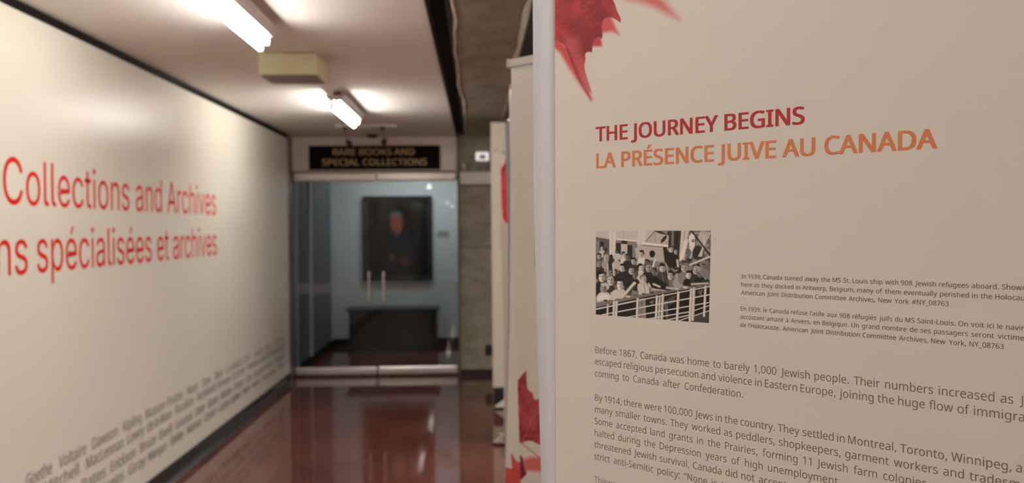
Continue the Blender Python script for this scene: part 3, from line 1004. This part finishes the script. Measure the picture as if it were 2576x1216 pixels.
# maple leaf printed in the corner
SX, SY = 1395.0, -130.0
STEP = 1.5
cv = Canvas(int(345 / STEP), int(395 / STEP), VIN)
def lp(pts):
    return [((1380 + x / 4.343 - SX) / STEP, (y / 4.343 - SY) / STEP) for x, y in pts]
lc = leaf_colours(cv, None, 5)
cv.paint(cv.polymask(lp([(820, -400), (1000, -200), (1180, -60), (1260, 0), (1330, 90), (1430, 215), (1310, 160), (1160, 85), (1000, 30), (830, -10), (640, -200)]), 10), np.array(srgb(214, 108, 102)[:3]))
cv.paint(cv.polymask(lp([(540, 240), (560, 170), (680, 170), (725, 270), (775, 385), (690, 345), (600, 362), (520, 330)]), 4.5), np.array(srgb(208, 88, 90)[:3]))
cv.paint(cv.polymask(lp([(430, 470), (500, 390), (575, 410), (588, 508), (430, 512)]), 3.0), np.array(srgb(196, 66, 68)[:3]))
cv.paint(cv.polymask(lp([(40, 350), (240, 560), (340, 800), (478, 1085), (468, 1108), (330, 915), (210, 730), (130, 590), (40, 505)]), 5.0), np.array(srgb(206, 80, 76)[:3]))
sharp = [(700, -10), (730, 50), (745, 110), (780, 180), (792, 215), (785, 248), (750, 225), (700, 195), (650, 188), (610, 205), (590, 240), (580, 300),
         (592, 380), (585, 420), (540, 408), (500, 430), (485, 470), (478, 530), (475, 573), (440, 565), (410, 575), (398, 600), (405, 650), (392, 700),
         (400, 780), (430, 880), (478, 1030), (440, 985), (470, 1105), (430, 1050), (340, 900), (280, 760), (220, 600), (170, 490), (50, 420), (50, -560), (420, -560), (560, -380), (640, -200)]
msk = cv.polymask(lp(sharp), 0.9)
cv.paint(msk, lc)
# paler lobe and dark veins
lobe = cv.polymask(lp([(130, 470), (200, 400), (330, 420), (390, 620), (400, 780), (478, 1040), (300, 850), (200, 560)]), 9) * msk
cv.paint(lobe * 0.62 * (0.75 + 0.5 * vnoise(cv.h, cv.w, 4, 77)), np.array(srgb(206, 96, 100)[:3]))
for tx_, ty_ in ((470, 1050), (440, 960)):
    cv.paint(cv.polymask(lp([(tx_ - 60, ty_ - 200), (tx_ + 10, ty_ - 200), (tx_ + 20, ty_ + 80), (tx_ - 40, ty_ + 20)]), 14) * msk * .35, np.array(srgb(222, 140, 140)[:3]))
for x0_, y0_, x1_, y1_, w_, k_ in ((190, -100, 215, 200, 14, .45), (340, 300, 400, 560, 12, .5), (205, 560, 330, 860, 3.5, .55), (640, 150, 590, 200, 12, .4), (470, 400, 430, 540, 12, .45), (120, 380, 260, 700, 4, .35)):
    (ax_, ay_), (bx_, by_) = lp([(x0_, y0_), (x1_, y1_)])
    dx_, dy_ = bx_ - ax_, by_ - ay_
    L_ = dx_ * dx_ + dy_ * dy_
    t = np.clip(((cv.X - ax_) * dx_ + (cv.Y - ay_) * dy_) / L_, 0, 1)
    d = np.hypot(cv.X - ax_ - t * dx_, cv.Y - ay_ - t * dy_)
    cv.paint(np.exp(-(d / w_) ** 2) * k_ * msk, np.array(srgb(118, 18, 26)[:3]))
cv.m = cv.m * 1.0
grid_print('maple_leaf_print', cv, lambda X, Y: ray_grid(X * STEP + SX, Y * STEP + SY, PA, NA, 0.00012), M['print'], A, only=True)

# crowd photograph
cw_, ch_ = 330, 262
def pc_(x, y):
    a_ = (x - 85) / 1305.0
    return a_ * cw_, (y - 93) / (952 + 98 * a_) * ch_
k_ = cw_ / 1305.0
TONE = lambda g: (g * 1.0, g * 0.915, g * 0.84, 1)
def T(v):
    return TONE(lin(min(250, (v - 60) * 1.22 + 66) if v > 60 else v * 0.9))
cv = Canvas(cw_, ch_, T(178))
P = lambda *a: [pc_(a[i], a[i + 1]) for i in range(0, len(a), 2)]
cv.poly(P(85, 165, 255, 192, 255, 470, 85, 470), T(88))
cv.poly(P(90, 200, 130, 205, 130, 350, 90, 350), T(120)); cv.poly(P(140, 215, 188, 222, 188, 330, 140, 330), T(40))
cv.poly(P(255, 100, 332, 100, 332, 450, 255, 450), T(196)); cv.line(*pc_(290, 100), *pc_(290, 420), 1.2, T(150))
cv.poly(P(332, 195, 590, 218, 590, 480, 332, 480), T(120))
cv.poly(P(335, 230, 396, 236, 396, 440, 335, 440), T(46)); cv.poly(P(402, 200, 470, 206, 470, 246, 402, 242), T(36))
cv.poly(P(398, 244, 470, 248, 470, 440, 398, 440), T(176)); cv.poly(P(475, 254, 532, 260, 532, 440, 475, 440), T(38))
cv.poly(P(335, 182, 590, 205, 590, 220, 335, 198), T(205))
cv.line(*pc_(425, 93), *pc_(430, 190), 2, T(150))
cv.poly(P(600, 95, 690, 95, 680, 250, 580, 240), T(190)); cv.poly(P(700, 200, 780, 110, 900, 130, 960, 220, 960, 520, 600, 520, 560, 300, 640, 250), T(166))
cv.line(*pc_(690, 210), *pc_(780, 110), 3, T(110)); cv.line(*pc_(790, 120), *pc_(800, 240), 1.6, T(130))
cv.line(*pc_(650, 236), *pc_(965, 270), 5, T(214), 1); cv.line(*pc_(660, 262), *pc_(930, 286), 2, T(96))
cv.ell(*pc_(762, 358), 33 * k_, 42 * k_, T(20)); cv.ell(*pc_(770, 352), 20 * k_, 26 * k_, T(10))
cv.poly(P(765, 95, 950, 95, 945, 150, 850, 130), T(54)); cv.ell(*pc_(890, 190), 18 * k_, 52 * k_, T(34), ang=0.65)
cv.poly(P(860, 100, 935, 98, 920, 140), T(120))
cv.poly(P(945, 95, 1080, 95, 1055, 520, 930, 520), T(58)); cv.line(*pc_(985, 95), *pc_(985, 260), 6, T(110)); cv.line(*pc_(1035, 95), *pc_(1025, 290), 4, T(24))
cv.poly(P(1078, 95, 1160, 95, 1110, 470, 1055, 470), T(184)); cv.line(*pc_(1118, 100), *pc_(1085, 440), 2, T(140))
cv.poly(P(1160, 95, 1392, 95, 1385, 470, 1110, 470), T(96))
tex = vnoise(ch_, cw_, 7, 11)
cv.paint(cv.polymask(P(1150, 95, 1392, 95, 1385, 470, 1110, 470), 1) * np.clip((tex - .45) * 4, 0, 1) * .7, np.array(T(150)[:3]))
cv.poly(P(1185, 120, 1222, 150, 1225, 300, 1200, 340, 1170, 300, 1160, 170), T(205)); cv.ell(*pc_(1205, 210), 16 * k_, 20 * k_, T(120))
cv.poly(P(1190, 340, 1215, 340, 1180, 420, 1165, 420), T(170))
cv.ell(*pc_(1260, 350), 60 * k_, 90 * k_, T(50), 2); cv.ell(*pc_(1290, 170), 34 * k_, 60 * k_, T(170), 2)
for i_ in range(5):
    cv.line(*pc_(1165 - i_ * 14, 190 + i_ * 6), *pc_(1080 - i_ * 3, 440), 1.5, T(212), .6)
for i_ in range(4):
    cv.line(*pc_(1385 - i_ * 22, 110), *pc_(1265 + i_ * 12, 385), 2.2, T(188), .7)
cv.line(*pc_(1185, 95), *pc_(1385, 372), 4.0, T(28))
# crowd ground: mottled dark
crowd = P(85, 430, 250, 380, 420, 420, 600, 420, 760, 430, 830, 450, 1060, 440, 1200, 420, 1390, 420, 1385, 760, 85, 960)
mk = cv.polymask(crowd, 4)
t1_ = (0.6 * vnoise(ch_, cw_, 9, 21) + 0.4 * vnoise(ch_, cw_, 4, 22))
gtone = np.clip((t1_ - 0.30) / 0.42, 0, 1) ** 1.3
cv.paint(mk, (gtone * 0.30 + 0.012)[..., None] * np.array([1.0, .915, .84]))
for i_ in range(220):
    x_, y_ = 90 + 1290 * rng.random(), 430 + 420 * rng.random()
    if y_ < 900 - (x_ - 85) * .16:
        s_ = 6 + 14 * rng.random()
        cv.ell(*pc_(x_, y_), s_ * k_ * .7, s_ * k_ * .45, T(random.choice([18, 26, 60, 110, 180])), .7, ang=3 * rng.random())
def person(x, y, rx, ry, face=200, hair=30, coat=40, turn=0.0, bw=1.9, blen=2.6):
    X_, Y_ = pc_(x, y)
    rx_, ry_ = rx * k_, ry * k_
    cv.ell(X_, Y_ + ry_ * 2.4, rx_ * bw, ry_ * blen * .62, T(coat), 1.2)
    cv.ell(X_ - turn * rx_, Y_ - ry_ * 0.34, rx_ * 1.0, ry_ * 0.80, T(hair), .8)
    cv.ell(X_ + turn * rx_, Y_ + ry_ * 0.16, rx_ * .84, ry_ * .86, T(face), .8)
    cv.ell(X_ - rx_ * .1, Y_ - ry_ * 0.78, rx_ * .8, ry_ * .34, T(hair), .8)
    if rx_ > 3.5:
        cv.ell(X_ + turn * rx_ + rx_ * .42, Y_ + ry_ * .25, rx_ * .38, ry_ * .75, T(face * .72), 1.2)
        for s_ in (-.36, .30):
            cv.ell(X_ + (turn + s_) * rx_, Y_ - ry_ * .06, rx_ * .19, ry_ * .11, T(56), .55)
        cv.line(X_ + turn * rx_ - rx_ * .28, Y_ + ry_ * .56, X_ + turn * rx_ + rx_ * .30, Y_ + ry_ * .54, 1.1, T(70), .5)
        cv.line(X_ + turn * rx_, Y_ + ry_ * .05, X_ + turn * rx_ - rx_ * .05, Y_ + ry_ * .3, .8, T(120), .5)
PEOPLE = [
 (165, 290, 20, 28, 190, 50, 180), (210, 315, 16, 22, 60, 30, 90), (130, 385, 24, 36, 176, 24, 60), (215, 400, 28, 36, 190, 150, 150), (275, 400, 22, 34, 50, 24, 50),
 (345, 400, 26, 40, 205, 40, 170), (432, 365, 24, 34, 190, 40, 190), (480, 395, 32, 40, 110, 50, 46), (350, 330, 26, 26, 90, 50, 180), (548, 440, 28, 40, 180, 40, 60), (640, 360, 26, 44, 190, 26, 200),
 (128, 470, 36, 40, 150, 110, 60), (700, 450, 26, 30, 120, 30, 60), (330, 560, 22, 30, 120, 30, 40), (970, 305, 26, 36, 196, 70, 34), (1025, 330, 20, 34, 170, 40, 44), (1160, 440, 26, 28, 70, 36, 120),
 (790, 470, 20, 40, 170, 120, 120), (415, 515, 32, 46, 200, 26, 50), (530, 545, 38, 50, 176, 60, 40), (632, 515, 34, 46, 205, 24, 190), (712, 510, 38, 56, 160, 90, 40), (790, 560, 24, 44, 120, 40, 60),
 (883, 520, 38, 46, 196, 22, 70), (970, 600, 34, 50, 200, 30, 110), (1050, 600, 28, 40, 170, 26, 150), (1125, 515, 40, 50, 176, 110, 120), (1168, 595, 32, 44, 214, 20, 22), (1245, 545, 34, 44, 176, 150, 60),
 (1290, 580, 34, 44, 110, 140, 30), (1350, 600, 26, 44, 150, 90, 60), (1330, 500, 26, 30, 120, 60, 120), (1365, 440, 22, 26, 120, 40, 100), (570, 600, 30, 46, 120, 70, 36),
 (152, 615, 44, 66, 204, 26, 44), (262, 650, 46, 70, 190, 120, 60), (662, 640, 36, 44, 196, 120, 170), (742, 695, 34, 40, 200, 40, 120), (395, 700, 44, 66, 208, 30, 180), (195, 745, 52, 56, 150, 178, 190)]
for pr_a in PEOPLE:
    x, y, rx, ry, fc, hr, ct_ = pr_a
    person(x, y, rx, ry, fc, hr, ct_, turn=((int(x) * 7 + int(y)) % 5 - 2) * 0.1)
cv.poly(P(880, 280, 920, 280, 960, 380, 1010, 400, 1050, 500, 960, 520, 900, 440), T(34), 1.2)
person(970, 305, 26, 36, 196, 70, 34)
cv.poly(P(850, 560, 930, 560, 960, 740, 850, 760, 800, 640), T(62), 1.4); cv.line(*pc_(870, 570), *pc_(900, 700), 1.5, T(120)); cv.line(*pc_(915, 470), *pc_(945, 590), 4, T(150), 1)
cv.poly(P(700, 640, 800, 610, 930, 700, 920, 780, 760, 740), T(24), 1.4)
cv.poly(P(440, 600, 520, 590, 560, 740, 480, 830, 440, 760), T(42), 2)
cv.line(*pc_(430, 835), *pc_(560, 690), 9, T(190), 1.2); cv.line(*pc_(445, 845), *pc_(560, 712), 3, T(110), 1)
cv.poly(P(600, 700, 660, 690, 730, 740, 730, 810, 610, 830), T(186), 1.3); cv.line(*pc_(665, 700), *pc_(690, 790), 1.4, T(90))
cv.poly(P(100, 850, 160, 800, 250, 830, 260, 880, 110, 890), T(206), 1.4)
cv.poly(P(270, 800, 330, 760, 420, 800, 420, 860, 300, 880), T(186), 1.4)
for x0_, y0_, x1_, y1_, tn in ((770, 760, 930, 780, 170), (930, 740, 1060, 760, 176), (1060, 720, 1200, 740, 150), (1200, 700, 1370, 690, 180), (780, 700, 850, 730, 190), (1180, 480, 1380, 390, 190), (620, 830, 740, 805, 190),
                               (300, 470, 315, 600, 190), (232, 470, 236, 600, 170), (795, 420, 770, 500, 196), (1040, 430, 1050, 500, 190)):
    cv.line(*pc_(x0_, y0_), *pc_(x1_, y1_), 5.0, T(tn), 1.4)
# dark below the rail, then the rails and posts
cv.poly(P(85, 930, 1392, 715, 1392, 1200, 85, 1200), T(24), 1)
cv.poly(P(620, 870, 690, 860, 700, 1100, 610, 1100), T(128), 1.6); cv.line(*pc_(650, 880), *pc_(640, 1090), 1.5, T(60))
cv.poly(P(900, 900, 945, 880, 950, 1080, 930, 1100), T(96), 1.5); cv.poly(P(735, 900, 790, 880, 770, 940), T(110), 1.5); cv.poly(P(1240, 1060, 1380, 1010, 1380, 1150, 1220, 1140), T(66), 3)
cv.poly(P(950, 860, 1030, 830, 1010, 920, 960, 940), T(70), 2); cv.poly(P(1260, 780, 1320, 760, 1300, 840), T(90), 2)
cv.poly(P(85, 905, 560, 830, 1000, 760, 1392, 690, 1392, 716, 1000, 785, 560, 868, 85, 965), T(112), 1.2)
for i_ in range(14):
    x_ = 120 + i_ * 92
    y_ = 905 - (x_ - 85) * 0.158
    cv.ell(*pc_(x_, y_), 26 * k_, 11 * k_, T(random.choice([170, 190, 90, 60, 186])), 1)
for (x0_, y0_, x1_, y1_, w_) in ((85, 985, 560, 895, 14), (560, 895, 1392, 726, 10), (170, 1048, 1392, 818, 12), (480, 1076, 1180, 950, 11), (700, 1100, 1180, 1015, 11), (1180, 950, 1392, 905, 10), (930, 1110, 1190, 1050, 11), (1230, 1000, 1392, 940, 8), (1230, 1060, 1392, 1000, 8), (1060, 1120, 1190, 1072, 9)):
    cv.line(*pc_(x0_, y0_), *pc_(x1_, y1_), w_ * k_, T(205), .7)
for (x_, y0_, y1_, w_) in ((240, 935, 1060, 20), (318, 900, 1065, 26), (350, 900, 1065, 26), (600, 870, 1090, 26), (822, 840, 1100, 26), (855, 838, 1102, 18), (888, 825, 1108, 26), (1058, 795, 1120, 26), (1196, 760, 1112, 26), (1226, 750, 1104, 26), (1345, 728, 1060, 22)):
    cv.line(*pc_(x_, y0_), *pc_(x_ - 8, y1_), w_ * k_, T(200), .8)
    cv.line(*pc_(x_ + w_ * .3, y0_), *pc_(x_ + w_ * .3 - 8, y1_), w_ * k_ * .22, T(150), .5)
cv.a *= (0.86 + 0.28 * rng.random((ch_, cw_)))[..., None]
TL, TR, BR, BL = (onA(1498.8, 580.6), onA(1789.3, 580.2), onA(1783.8, 813.8), onA(1498.5, 792))
def photo_pos(X, Y):
    a_ = (X / cw_)[..., None]; b_ = (Y / ch_)[..., None]
    uv = (np.array(TL) * (1 - a_) + np.array(TR) * a_) * (1 - b_) + (np.array(BL) * (1 - a_) + np.array(BR) * a_) * b_
    return np.array(PA + NA * 0.00015) + uv[..., :1] * np.array(U) + uv[..., 1:] * np.array(VA)
ph = grid_print('crowd_photograph', cv, photo_pos, M['print'], A)
ph['label'] = 'black and white photograph of a waving crowd at a ship rail'

# ---- banners standing behind it, each seen as a sliver
def sheet(name, left, right_vec, width, p0, n, mat, parent, ncol=4):
    """banner sheet whose left edge wanders a little; left = [(px,py)...] from top to bottom"""
    vs, fs = [], []
    pts = []
    for (x0_, y0_), (x1_, y1_) in zip(left[:-1], left[1:]):
        for t in (0, .25, .5, .75):
            pts.append((x0_ * (1 - t) + x1_ * t, y0_ * (1 - t) + y1_ * t))
    pts.append(left[-1])
    for x, y in pts:
        p = hit(x, y, p0, n)
        for c_ in range(ncol + 1):
            vs.append(p + right_vec * (width * c_ / ncol))
    nr = len(pts)
    for r in range(nr - 1):
        for c_ in range(ncol):
            a_ = r * (ncol + 1) + c_
            fs.append((a_, a_ + 1, a_ + ncol + 2, a_ + ncol + 1))
    o = pydata(name, vs, fs, mat, parent, smooth=True)
    md = o.modifiers.new('thickness', 'SOLIDIFY'); md.thickness = 0.003; md.offset = 0
    return o

UH = Vector((U.x, U.y, 0)).normalized()
NH = Vector((NA.x, NA.y, 0)).normalized()

# banner B
DB = 2.28
B_left = [(1287, 158), (1288, 320), (1290, 500), (1299, 850), (1303, 950), (1311, 1216), (1324, 1700), (1334, 2150)]
PB = cam_point(1287, 577, DB)
B = tag(empty('banner_stand', (PB + UH * 0.4 - Vector((0, 0, PB.z)))), 'second banner, its beige edge and large red leaf just past the white margin', 'banner', 'printed roll-up banners beside the corridor')
sheet('panel', B_left, UH, 0.83, PB, NH, M['vinyl'], B)
pT = cam_point(1282.5, 151, DB)
pTb = cam_point(1282.5, 169, DB)
hgt = pT.z - pTb.z
slab('top_rail', Vector((pT.x, pT.y, pTb.z)), UH, Vector((0, 0, 1)), NH, 0.004, 0.85, 0, hgt, -0.014, 0.006, M['white_plastic'], B)
slab('rail_end_cap', Vector((pT.x, pT.y, pTb.z)), UH, Vector((0, 0, 1)), NH, -0.003, 0.004, -0.001, hgt + .001, -0.016, 0.008, M['alu'], B)
slab('rail_lip', Vector((pT.x, pT.y, pTb.z)), UH, Vector((0, 0, 1)), NH, 0.004, 0.85, -0.004, 0.0, -0.012, 0.005, M['blue_edge'], B)
slab('cassette', Vector((PB.x + .03, PB.y, 0)), UH, Vector((0, 0, 1)), NH, -0.02, 0.87, 0, 0.09, -0.1, 0.04, M['alu'], B)
pb_ = PB + UH * 0.42 - NH * 0.03
cyl('support_pole', (pb_.x, pb_.y, 0.05), (pb_.x, pb_.y, pT.z), 0.008, M['alu'], B, seg=10)
# its print: fragments of heading, photograph, text and the leaf
def flat_print(name, polys, p0, n, eps, mat, parent):
    vs, fs = [], []
    for pts in polys:
        o_ = len(vs)
        vs += [hit(x, y, p0, n) + n * eps for x, y in pts]
        fs.append(tuple(range(o_, o_ + len(pts))))
    return pydata(name, vs, fs, mat, parent)
# heading and text run on to the right behind the front banner
prB = Print(PB, UH, Vector((0, 0, 1)), NH, 0.0018)
def onB(px, py):
    p = hit(px, py, PB, NH) - PB
    return p.dot(UH), p.z
for txt, x0, yb, yc, mt in (('T', 1343.5, 483, 463, 'red_text'), ('L', 1344.5, 516.5, 497, 'orange_text')):
    p_ = Print(PB, UH, Vector((0, 0, 1)), NH, 0.0018)
    u0, v0_ = onB(x0, yb)
    u1_, v1_ = onB(x0, yc)
    p_.put(txt, FONT_HUMANIST, u0, v0_, v1_ - v0_, bold=0.03)
    # keep only this small piece: the rest is hidden by the banner in front
    p_.build('heading_text', M[mt], B)
flat_print('photograph_edge', [[(1347.0, 594), (1351, 594), (1366, 594), (1368, 674), (1351.5, 669), (1348, 668)]], PB, NH, 0.0018, M['caption_text'], B)
p_ = Print(PB, UH, Vector((0, 0, 1)), NH, 0.0018)
for k in range(17):
    if k in (3, 10): continue
    yk = 704 + k * 13.0
    u0, v0_ = onB(1350.5 + k * .35, yk)
    p_.put('Bewcebyrmstdhlsai'[k], FONT_HUMANIST, u0, v0_, 0.0065)
p_.build('body_text', M['body_text'], B)
LS = 1.0
X0_, Y0_ = 1300.0, 925.0
cv = Canvas(150, 300, VIN)
def bp(pts):
    return [(1250 + x / 3.847 - X0_, 900 + y / 3.847 - Y0_) for x, y in pts]
cv.paint(cv.polymask(bp([(250, 985), (330, 955), (470, 960), (560, 1010), (560, 1090), (400, 1110), (250, 1100)]), 9), np.array(srgb(202, 104, 98)[:3]))
cv.paint(cv.polymask(bp([(238, 945), (255, 970), (270, 1060), (295, 1130), (238, 1185), (200, 1180), (200, 945)]), .8), np.array(srgb(122, 18, 34)[:3]))
mB = cv.polymask(bp([(205, 225), (250, 165), (292, 120), (290, 190), (300, 300), (325, 325), (355, 345), (360, 390), (378, 410), (420, 395), (520, 380), (600, 500), (620, 800), (500, 850), (420, 845), (390, 835), (350, 810), (310, 805), (270, 815), (245, 835), (205, 810)]), .8)
cv.paint(mB, leaf_colours(cv, None, 15, (138, 24, 38), (182, 74, 80)))
(ax_, ay_), (bx_, by_) = bp([(245, 830), (470, 1010)])
cv.line(ax_, ay_, bx_, by_, 2.6, srgb(176, 112, 84), .7)
(ax_, ay_), (bx_, by_) = bp([(250, 820), (420, 420)])
cv.line(ax_, ay_, bx_, by_, 1.6, srgb(206, 110, 104), 1.2)
# clip the print at the sheet's own left edge
edge = np.interp(cv.Y + Y0_, [y for x, y in B_left], [x for x, y in B_left]) - X0_ + 0.4
cv.m = cv.m * (cv.X > edge)
msk_ = (cv.X > edge)
cv.m = np.where(msk_, cv.m, 0)
def keep_print(name, cv, p0, n, eps, X0_, Y0_, parent, shift=0):
    P_ = ray_grid(cv.X + X0_, cv.Y + Y0_, p0, n, eps)
    return grid_print(name, cv, lambda X, Y: P_, M['print'], parent, only=True)
keep_print('maple_leaf_print', cv, PB, NH, 0.0018, X0_, Y0_, B)

# banner C: beige sliver, silver back edge
DC = 2.85
C_left = [(1281, 224), (1283, 310), (1285, 400), (1285, 600), (1283, 800), (1280, 900), (1276, 1060), (1271.5, 1216), (1268, 1500), (1266, 1850)]
PC = cam_point(1284, 577, DC)
Cb = tag(empty('banner_stand', (PC + UH * 0.4 - Vector((0, 0, PC.z)))), 'third banner, a thin beige sliver with a red leaf at its foot', 'banner', 'printed roll-up banners beside the corridor')
sheet('panel', C_left, UH, 0.78, PC, NH, M['vinyl'], Cb)
slab('top_rail', Vector((PC.x, PC.y, cam_point(1281, 224, DC).z)), UH, Vector((0, 0, 1)), NH, 0.002, 0.8, 0, 0.012, -0.008, 0.003, M['concrete_edge'], Cb)
slab('cassette', Vector((PC.x - .02, PC.y, 0)), UH, Vector((0, 0, 1)), NH, -0.02, 0.83, 0, 0.09, -0.1, 0.04, M['alu'], Cb)
X0_, Y0_ = 1262.0, 1130.0
cv = Canvas(75, 220, VIN)
mC = cv.polymask(bp([(40, 1110), (95, 1062), (120, 1068), (140, 1080), (152, 1068), (140, 935), (150, 930), (170, 965), (190, 1000), (240, 1020), (300, 1030), (300, 1500), (200, 1700), (40, 1650)]), .8)
cv.paint(mC, leaf_colours(cv, None, 25, (186, 44, 46), (218, 84, 84)))
edge = np.interp(cv.Y + Y0_, [y for x, y in C_left], [x for x, y in C_left]) - X0_ + 0.6
cv.m = np.where(cv.X > edge, cv.m, 0)
keep_print('maple_leaf_print', cv, PC, NH, 0.0018, X0_, Y0_, Cb)
# silver edge: a slim stand profile behind the third banner
vs, fs = [], []
prof_px = [(308, 1270.5, 1288), (400, 1273, 1287.5), (500, 1276, 1286.5), (600, 1278, 1285.5), (800, 1277.5, 1284), (900, 1275.5, 1281), (1060, 1272, 1277), (1216, 1268, 1273), (1500, 1264, 1270), (1735, 1262, 1269)]
DS = 3.3
for y, xa, xb in prof_px:
    a_, b_ = cam_point(xa, y, DS), cam_point(xb, y, DS)
    vs += [a_, b_, b_ + Vector((0, 0.012, 0)), a_ + Vector((0, 0.012, 0))]
for r in range(len(prof_px) - 1):
    o_ = 4 * r
    for k in range(4):
        fs.append((o_ + k, o_ + (k + 1) % 4, o_ + 4 + (k + 1) % 4, o_ + 4 + k))
fs += [(0, 1, 2, 3), tuple(4 * (len(prof_px) - 1) + k for k in (3, 2, 1, 0))]
ps = cam_point(1275, 1735, DS)
sp = tag(empty('silver_stand_post', (ps.x, ps.y, 0)), 'slim silver blue post with a knob, standing behind the third banner', 'display post')
pydata('post', vs, fs, M['blue_edge'], sp)
kq = cam_point(1285, 304, DS)
bm = bmesh.new()
bmesh.ops.create_uvsphere(bm, u_segments=16, v_segments=10, radius=0.011, matrix=Matrix.Translation(kq))
from_bm('knob', bm, M['chrome'], sp, smooth=True)
cyl('foot_plate', (ps.x, ps.y + .006, 0), (ps.x, ps.y + .006, max(ps.z + .01, 0.02)), 0.06, M['alu'], sp, seg=24)

# stand foot with chrome knob
def foot(name_parent, tip, yaw_, parent, scale=1.0):
    """swivel foot: white wedge blade lying on the floor"""
    c_, s_ = math.cos(yaw_), math.sin(yaw_)
    f_ = empty('swivel_foot', tip, parent)
    L, wd = 0.16 * scale, 0.075 * scale
    prof = [(0, -0.01, 0.018), (0, 0.01, 0.018), (L, -wd / 2, 0.018), (L, wd / 2, 0.018), (0.004, -0.008, 0.028), (0.004, 0.008, 0.028), (L, -wd / 2, 0.135 * scale), (L, wd / 2, 0.135 * scale)]
    vs = [(tip[0] + a * c_ - b * s_, tip[1] + a * s_ + b * c_, z) for a, b, z in prof]
    fs = [(0, 2, 3, 1), (4, 5, 7, 6), (0, 4, 6, 2), (1, 3, 7, 5), (0, 1, 5, 4), (2, 6, 7, 3)]
    pydata('blade', vs, fs, M['white_plastic'], f_)
    vs = [(tip[0] + a * c_ - b * s_ * 1.1, tip[1] + a * s_ + b * c_ * 1.1, z) for a, b, z in
          [(0, -.011, 0), (0, .011, 0), (L, -wd / 2, 0), (L, wd / 2, 0), (0, -.011, .018), (0, .011, .018), (L, -wd / 2, .018), (L, wd / 2, .018)]]
    pydata('rubber_pad', vs, fs, M['rubber'], f_)
    return f_

# banner D with the tall red leaf, on a white foot
DD = 6.9
PD = cam_point(1259, 577, DD)
D_left = [(1259, 378), (1259, 560), (1262, 640), (1266, 780), (1268, 1000), (1269, 1110)]
Db = tag(empty('banner_stand', (PD.x + .03, PD.y, 0)), 'banner with a tall red leaf edge beside the cream board, on a white foot', 'banner', 'printed roll-up banners beside the corridor')
Xr = Vector((1, 0, 0))
sheet('panel', D_left, Xr, 0.6, PD, Vector((0, -1, 0)), M['vinyl'], Db)
pt_ = cam_point(1246, 379, DD)
bm = bmesh.new()
bm_box(bm, (pt_.x, pt_.y - 0.012, pt_.z), (pt_.x + 0.65, pt_.y + 0.01, pt_.z + 0.012))
bm_box(bm, (pt_.x, pt_.y - 0.012, pt_.z), (pt_.x + 0.012, pt_.y + 0.01, pt_.z + 0.03))
from_bm('hanging_rail', bm, M['alu'], Db)
X0_, Y0_ = 1252.0, 384.0
cv = Canvas(60, 190, VIN)
def dp_(pts):
    return [(1140 + x / 5.79 - X0_, 370 + y / 5.79 - Y0_) for x, y in pts]
cv.paint(cv.polymask(dp_([(690, 320), (750, 228), (770, 150), (900, 140), (1000, 500), (900, 1050), (800, 1130), (752, 1100), (718, 1040), (700, 800), (694, 600)]), 1.2), leaf_colours(cv, None, 35, (176, 34, 36), (214, 60, 56)))
(ax_, ay_), (bx_, by_) = dp_([(672, 100), (765, 180)])
cv.line(ax_, ay_, bx_, by_, 2.2, srgb(222, 160, 140), .8)
keep_print('maple_leaf_print', cv, Vector((0, PD.y, 0)), Vector((0, -1, 0)), 0.0018, X0_, Y0_, Db)
ft = at_z(1241, 1120, 0.0)
box('cassette', (ft.x + 0.09, ft.y - 0.05, 0.012), (ft.x + 0.75, ft.y + 0.05, 0.10), M['white_plastic'], Db, bevel=0.01)
foot('f', (ft.x, ft.y, 0), 0.0, Db, 1.15)
kq = at_y(1259, 1094, ft.y - 0.06)
bm = bmesh.new()
bmesh.ops.create_uvsphere(bm, u_segments=16, v_segments=10, radius=0.014, matrix=Matrix.Translation(kq))
from_bm('chrome_knob', bm, M['chrome'], Db, smooth=True)
pdx = ft.x + 0.35
cyl('support_pole', (pdx, ft.y + 0.02, 0.08), (pdx, ft.y + 0.02, pt_.z + .01), 0.009, M['alu'], Db, seg=10)

# tall cream display board at the far end of the row
DE = 8.5
e0, e1 = at_y(1240, 975, DE), at_y(1240, 308, DE)
Eb = tag(empty('display_board', (e0.x + 0.25, DE, 0)), 'tall cream display board standing in front of the concrete wall', 'display board')
box('panel', (e0.x, DE - 0.012, e0.z), (e0.x + 0.5, DE + 0.012, e1.z), M['display'], Eb, bevel=0.002)
box('plinth', (e0.x + 0.012, DE - 0.03, 0.0), (e0.x + 0.49, DE + 0.05, e0.z), M['rubber'], Eb, bevel=0.003)
ft2 = at_z(1243.5, 1012, 0.0)
foot('f', (ft2.x, DE - 0.12, 0), 0.05, Eb, 1.0)
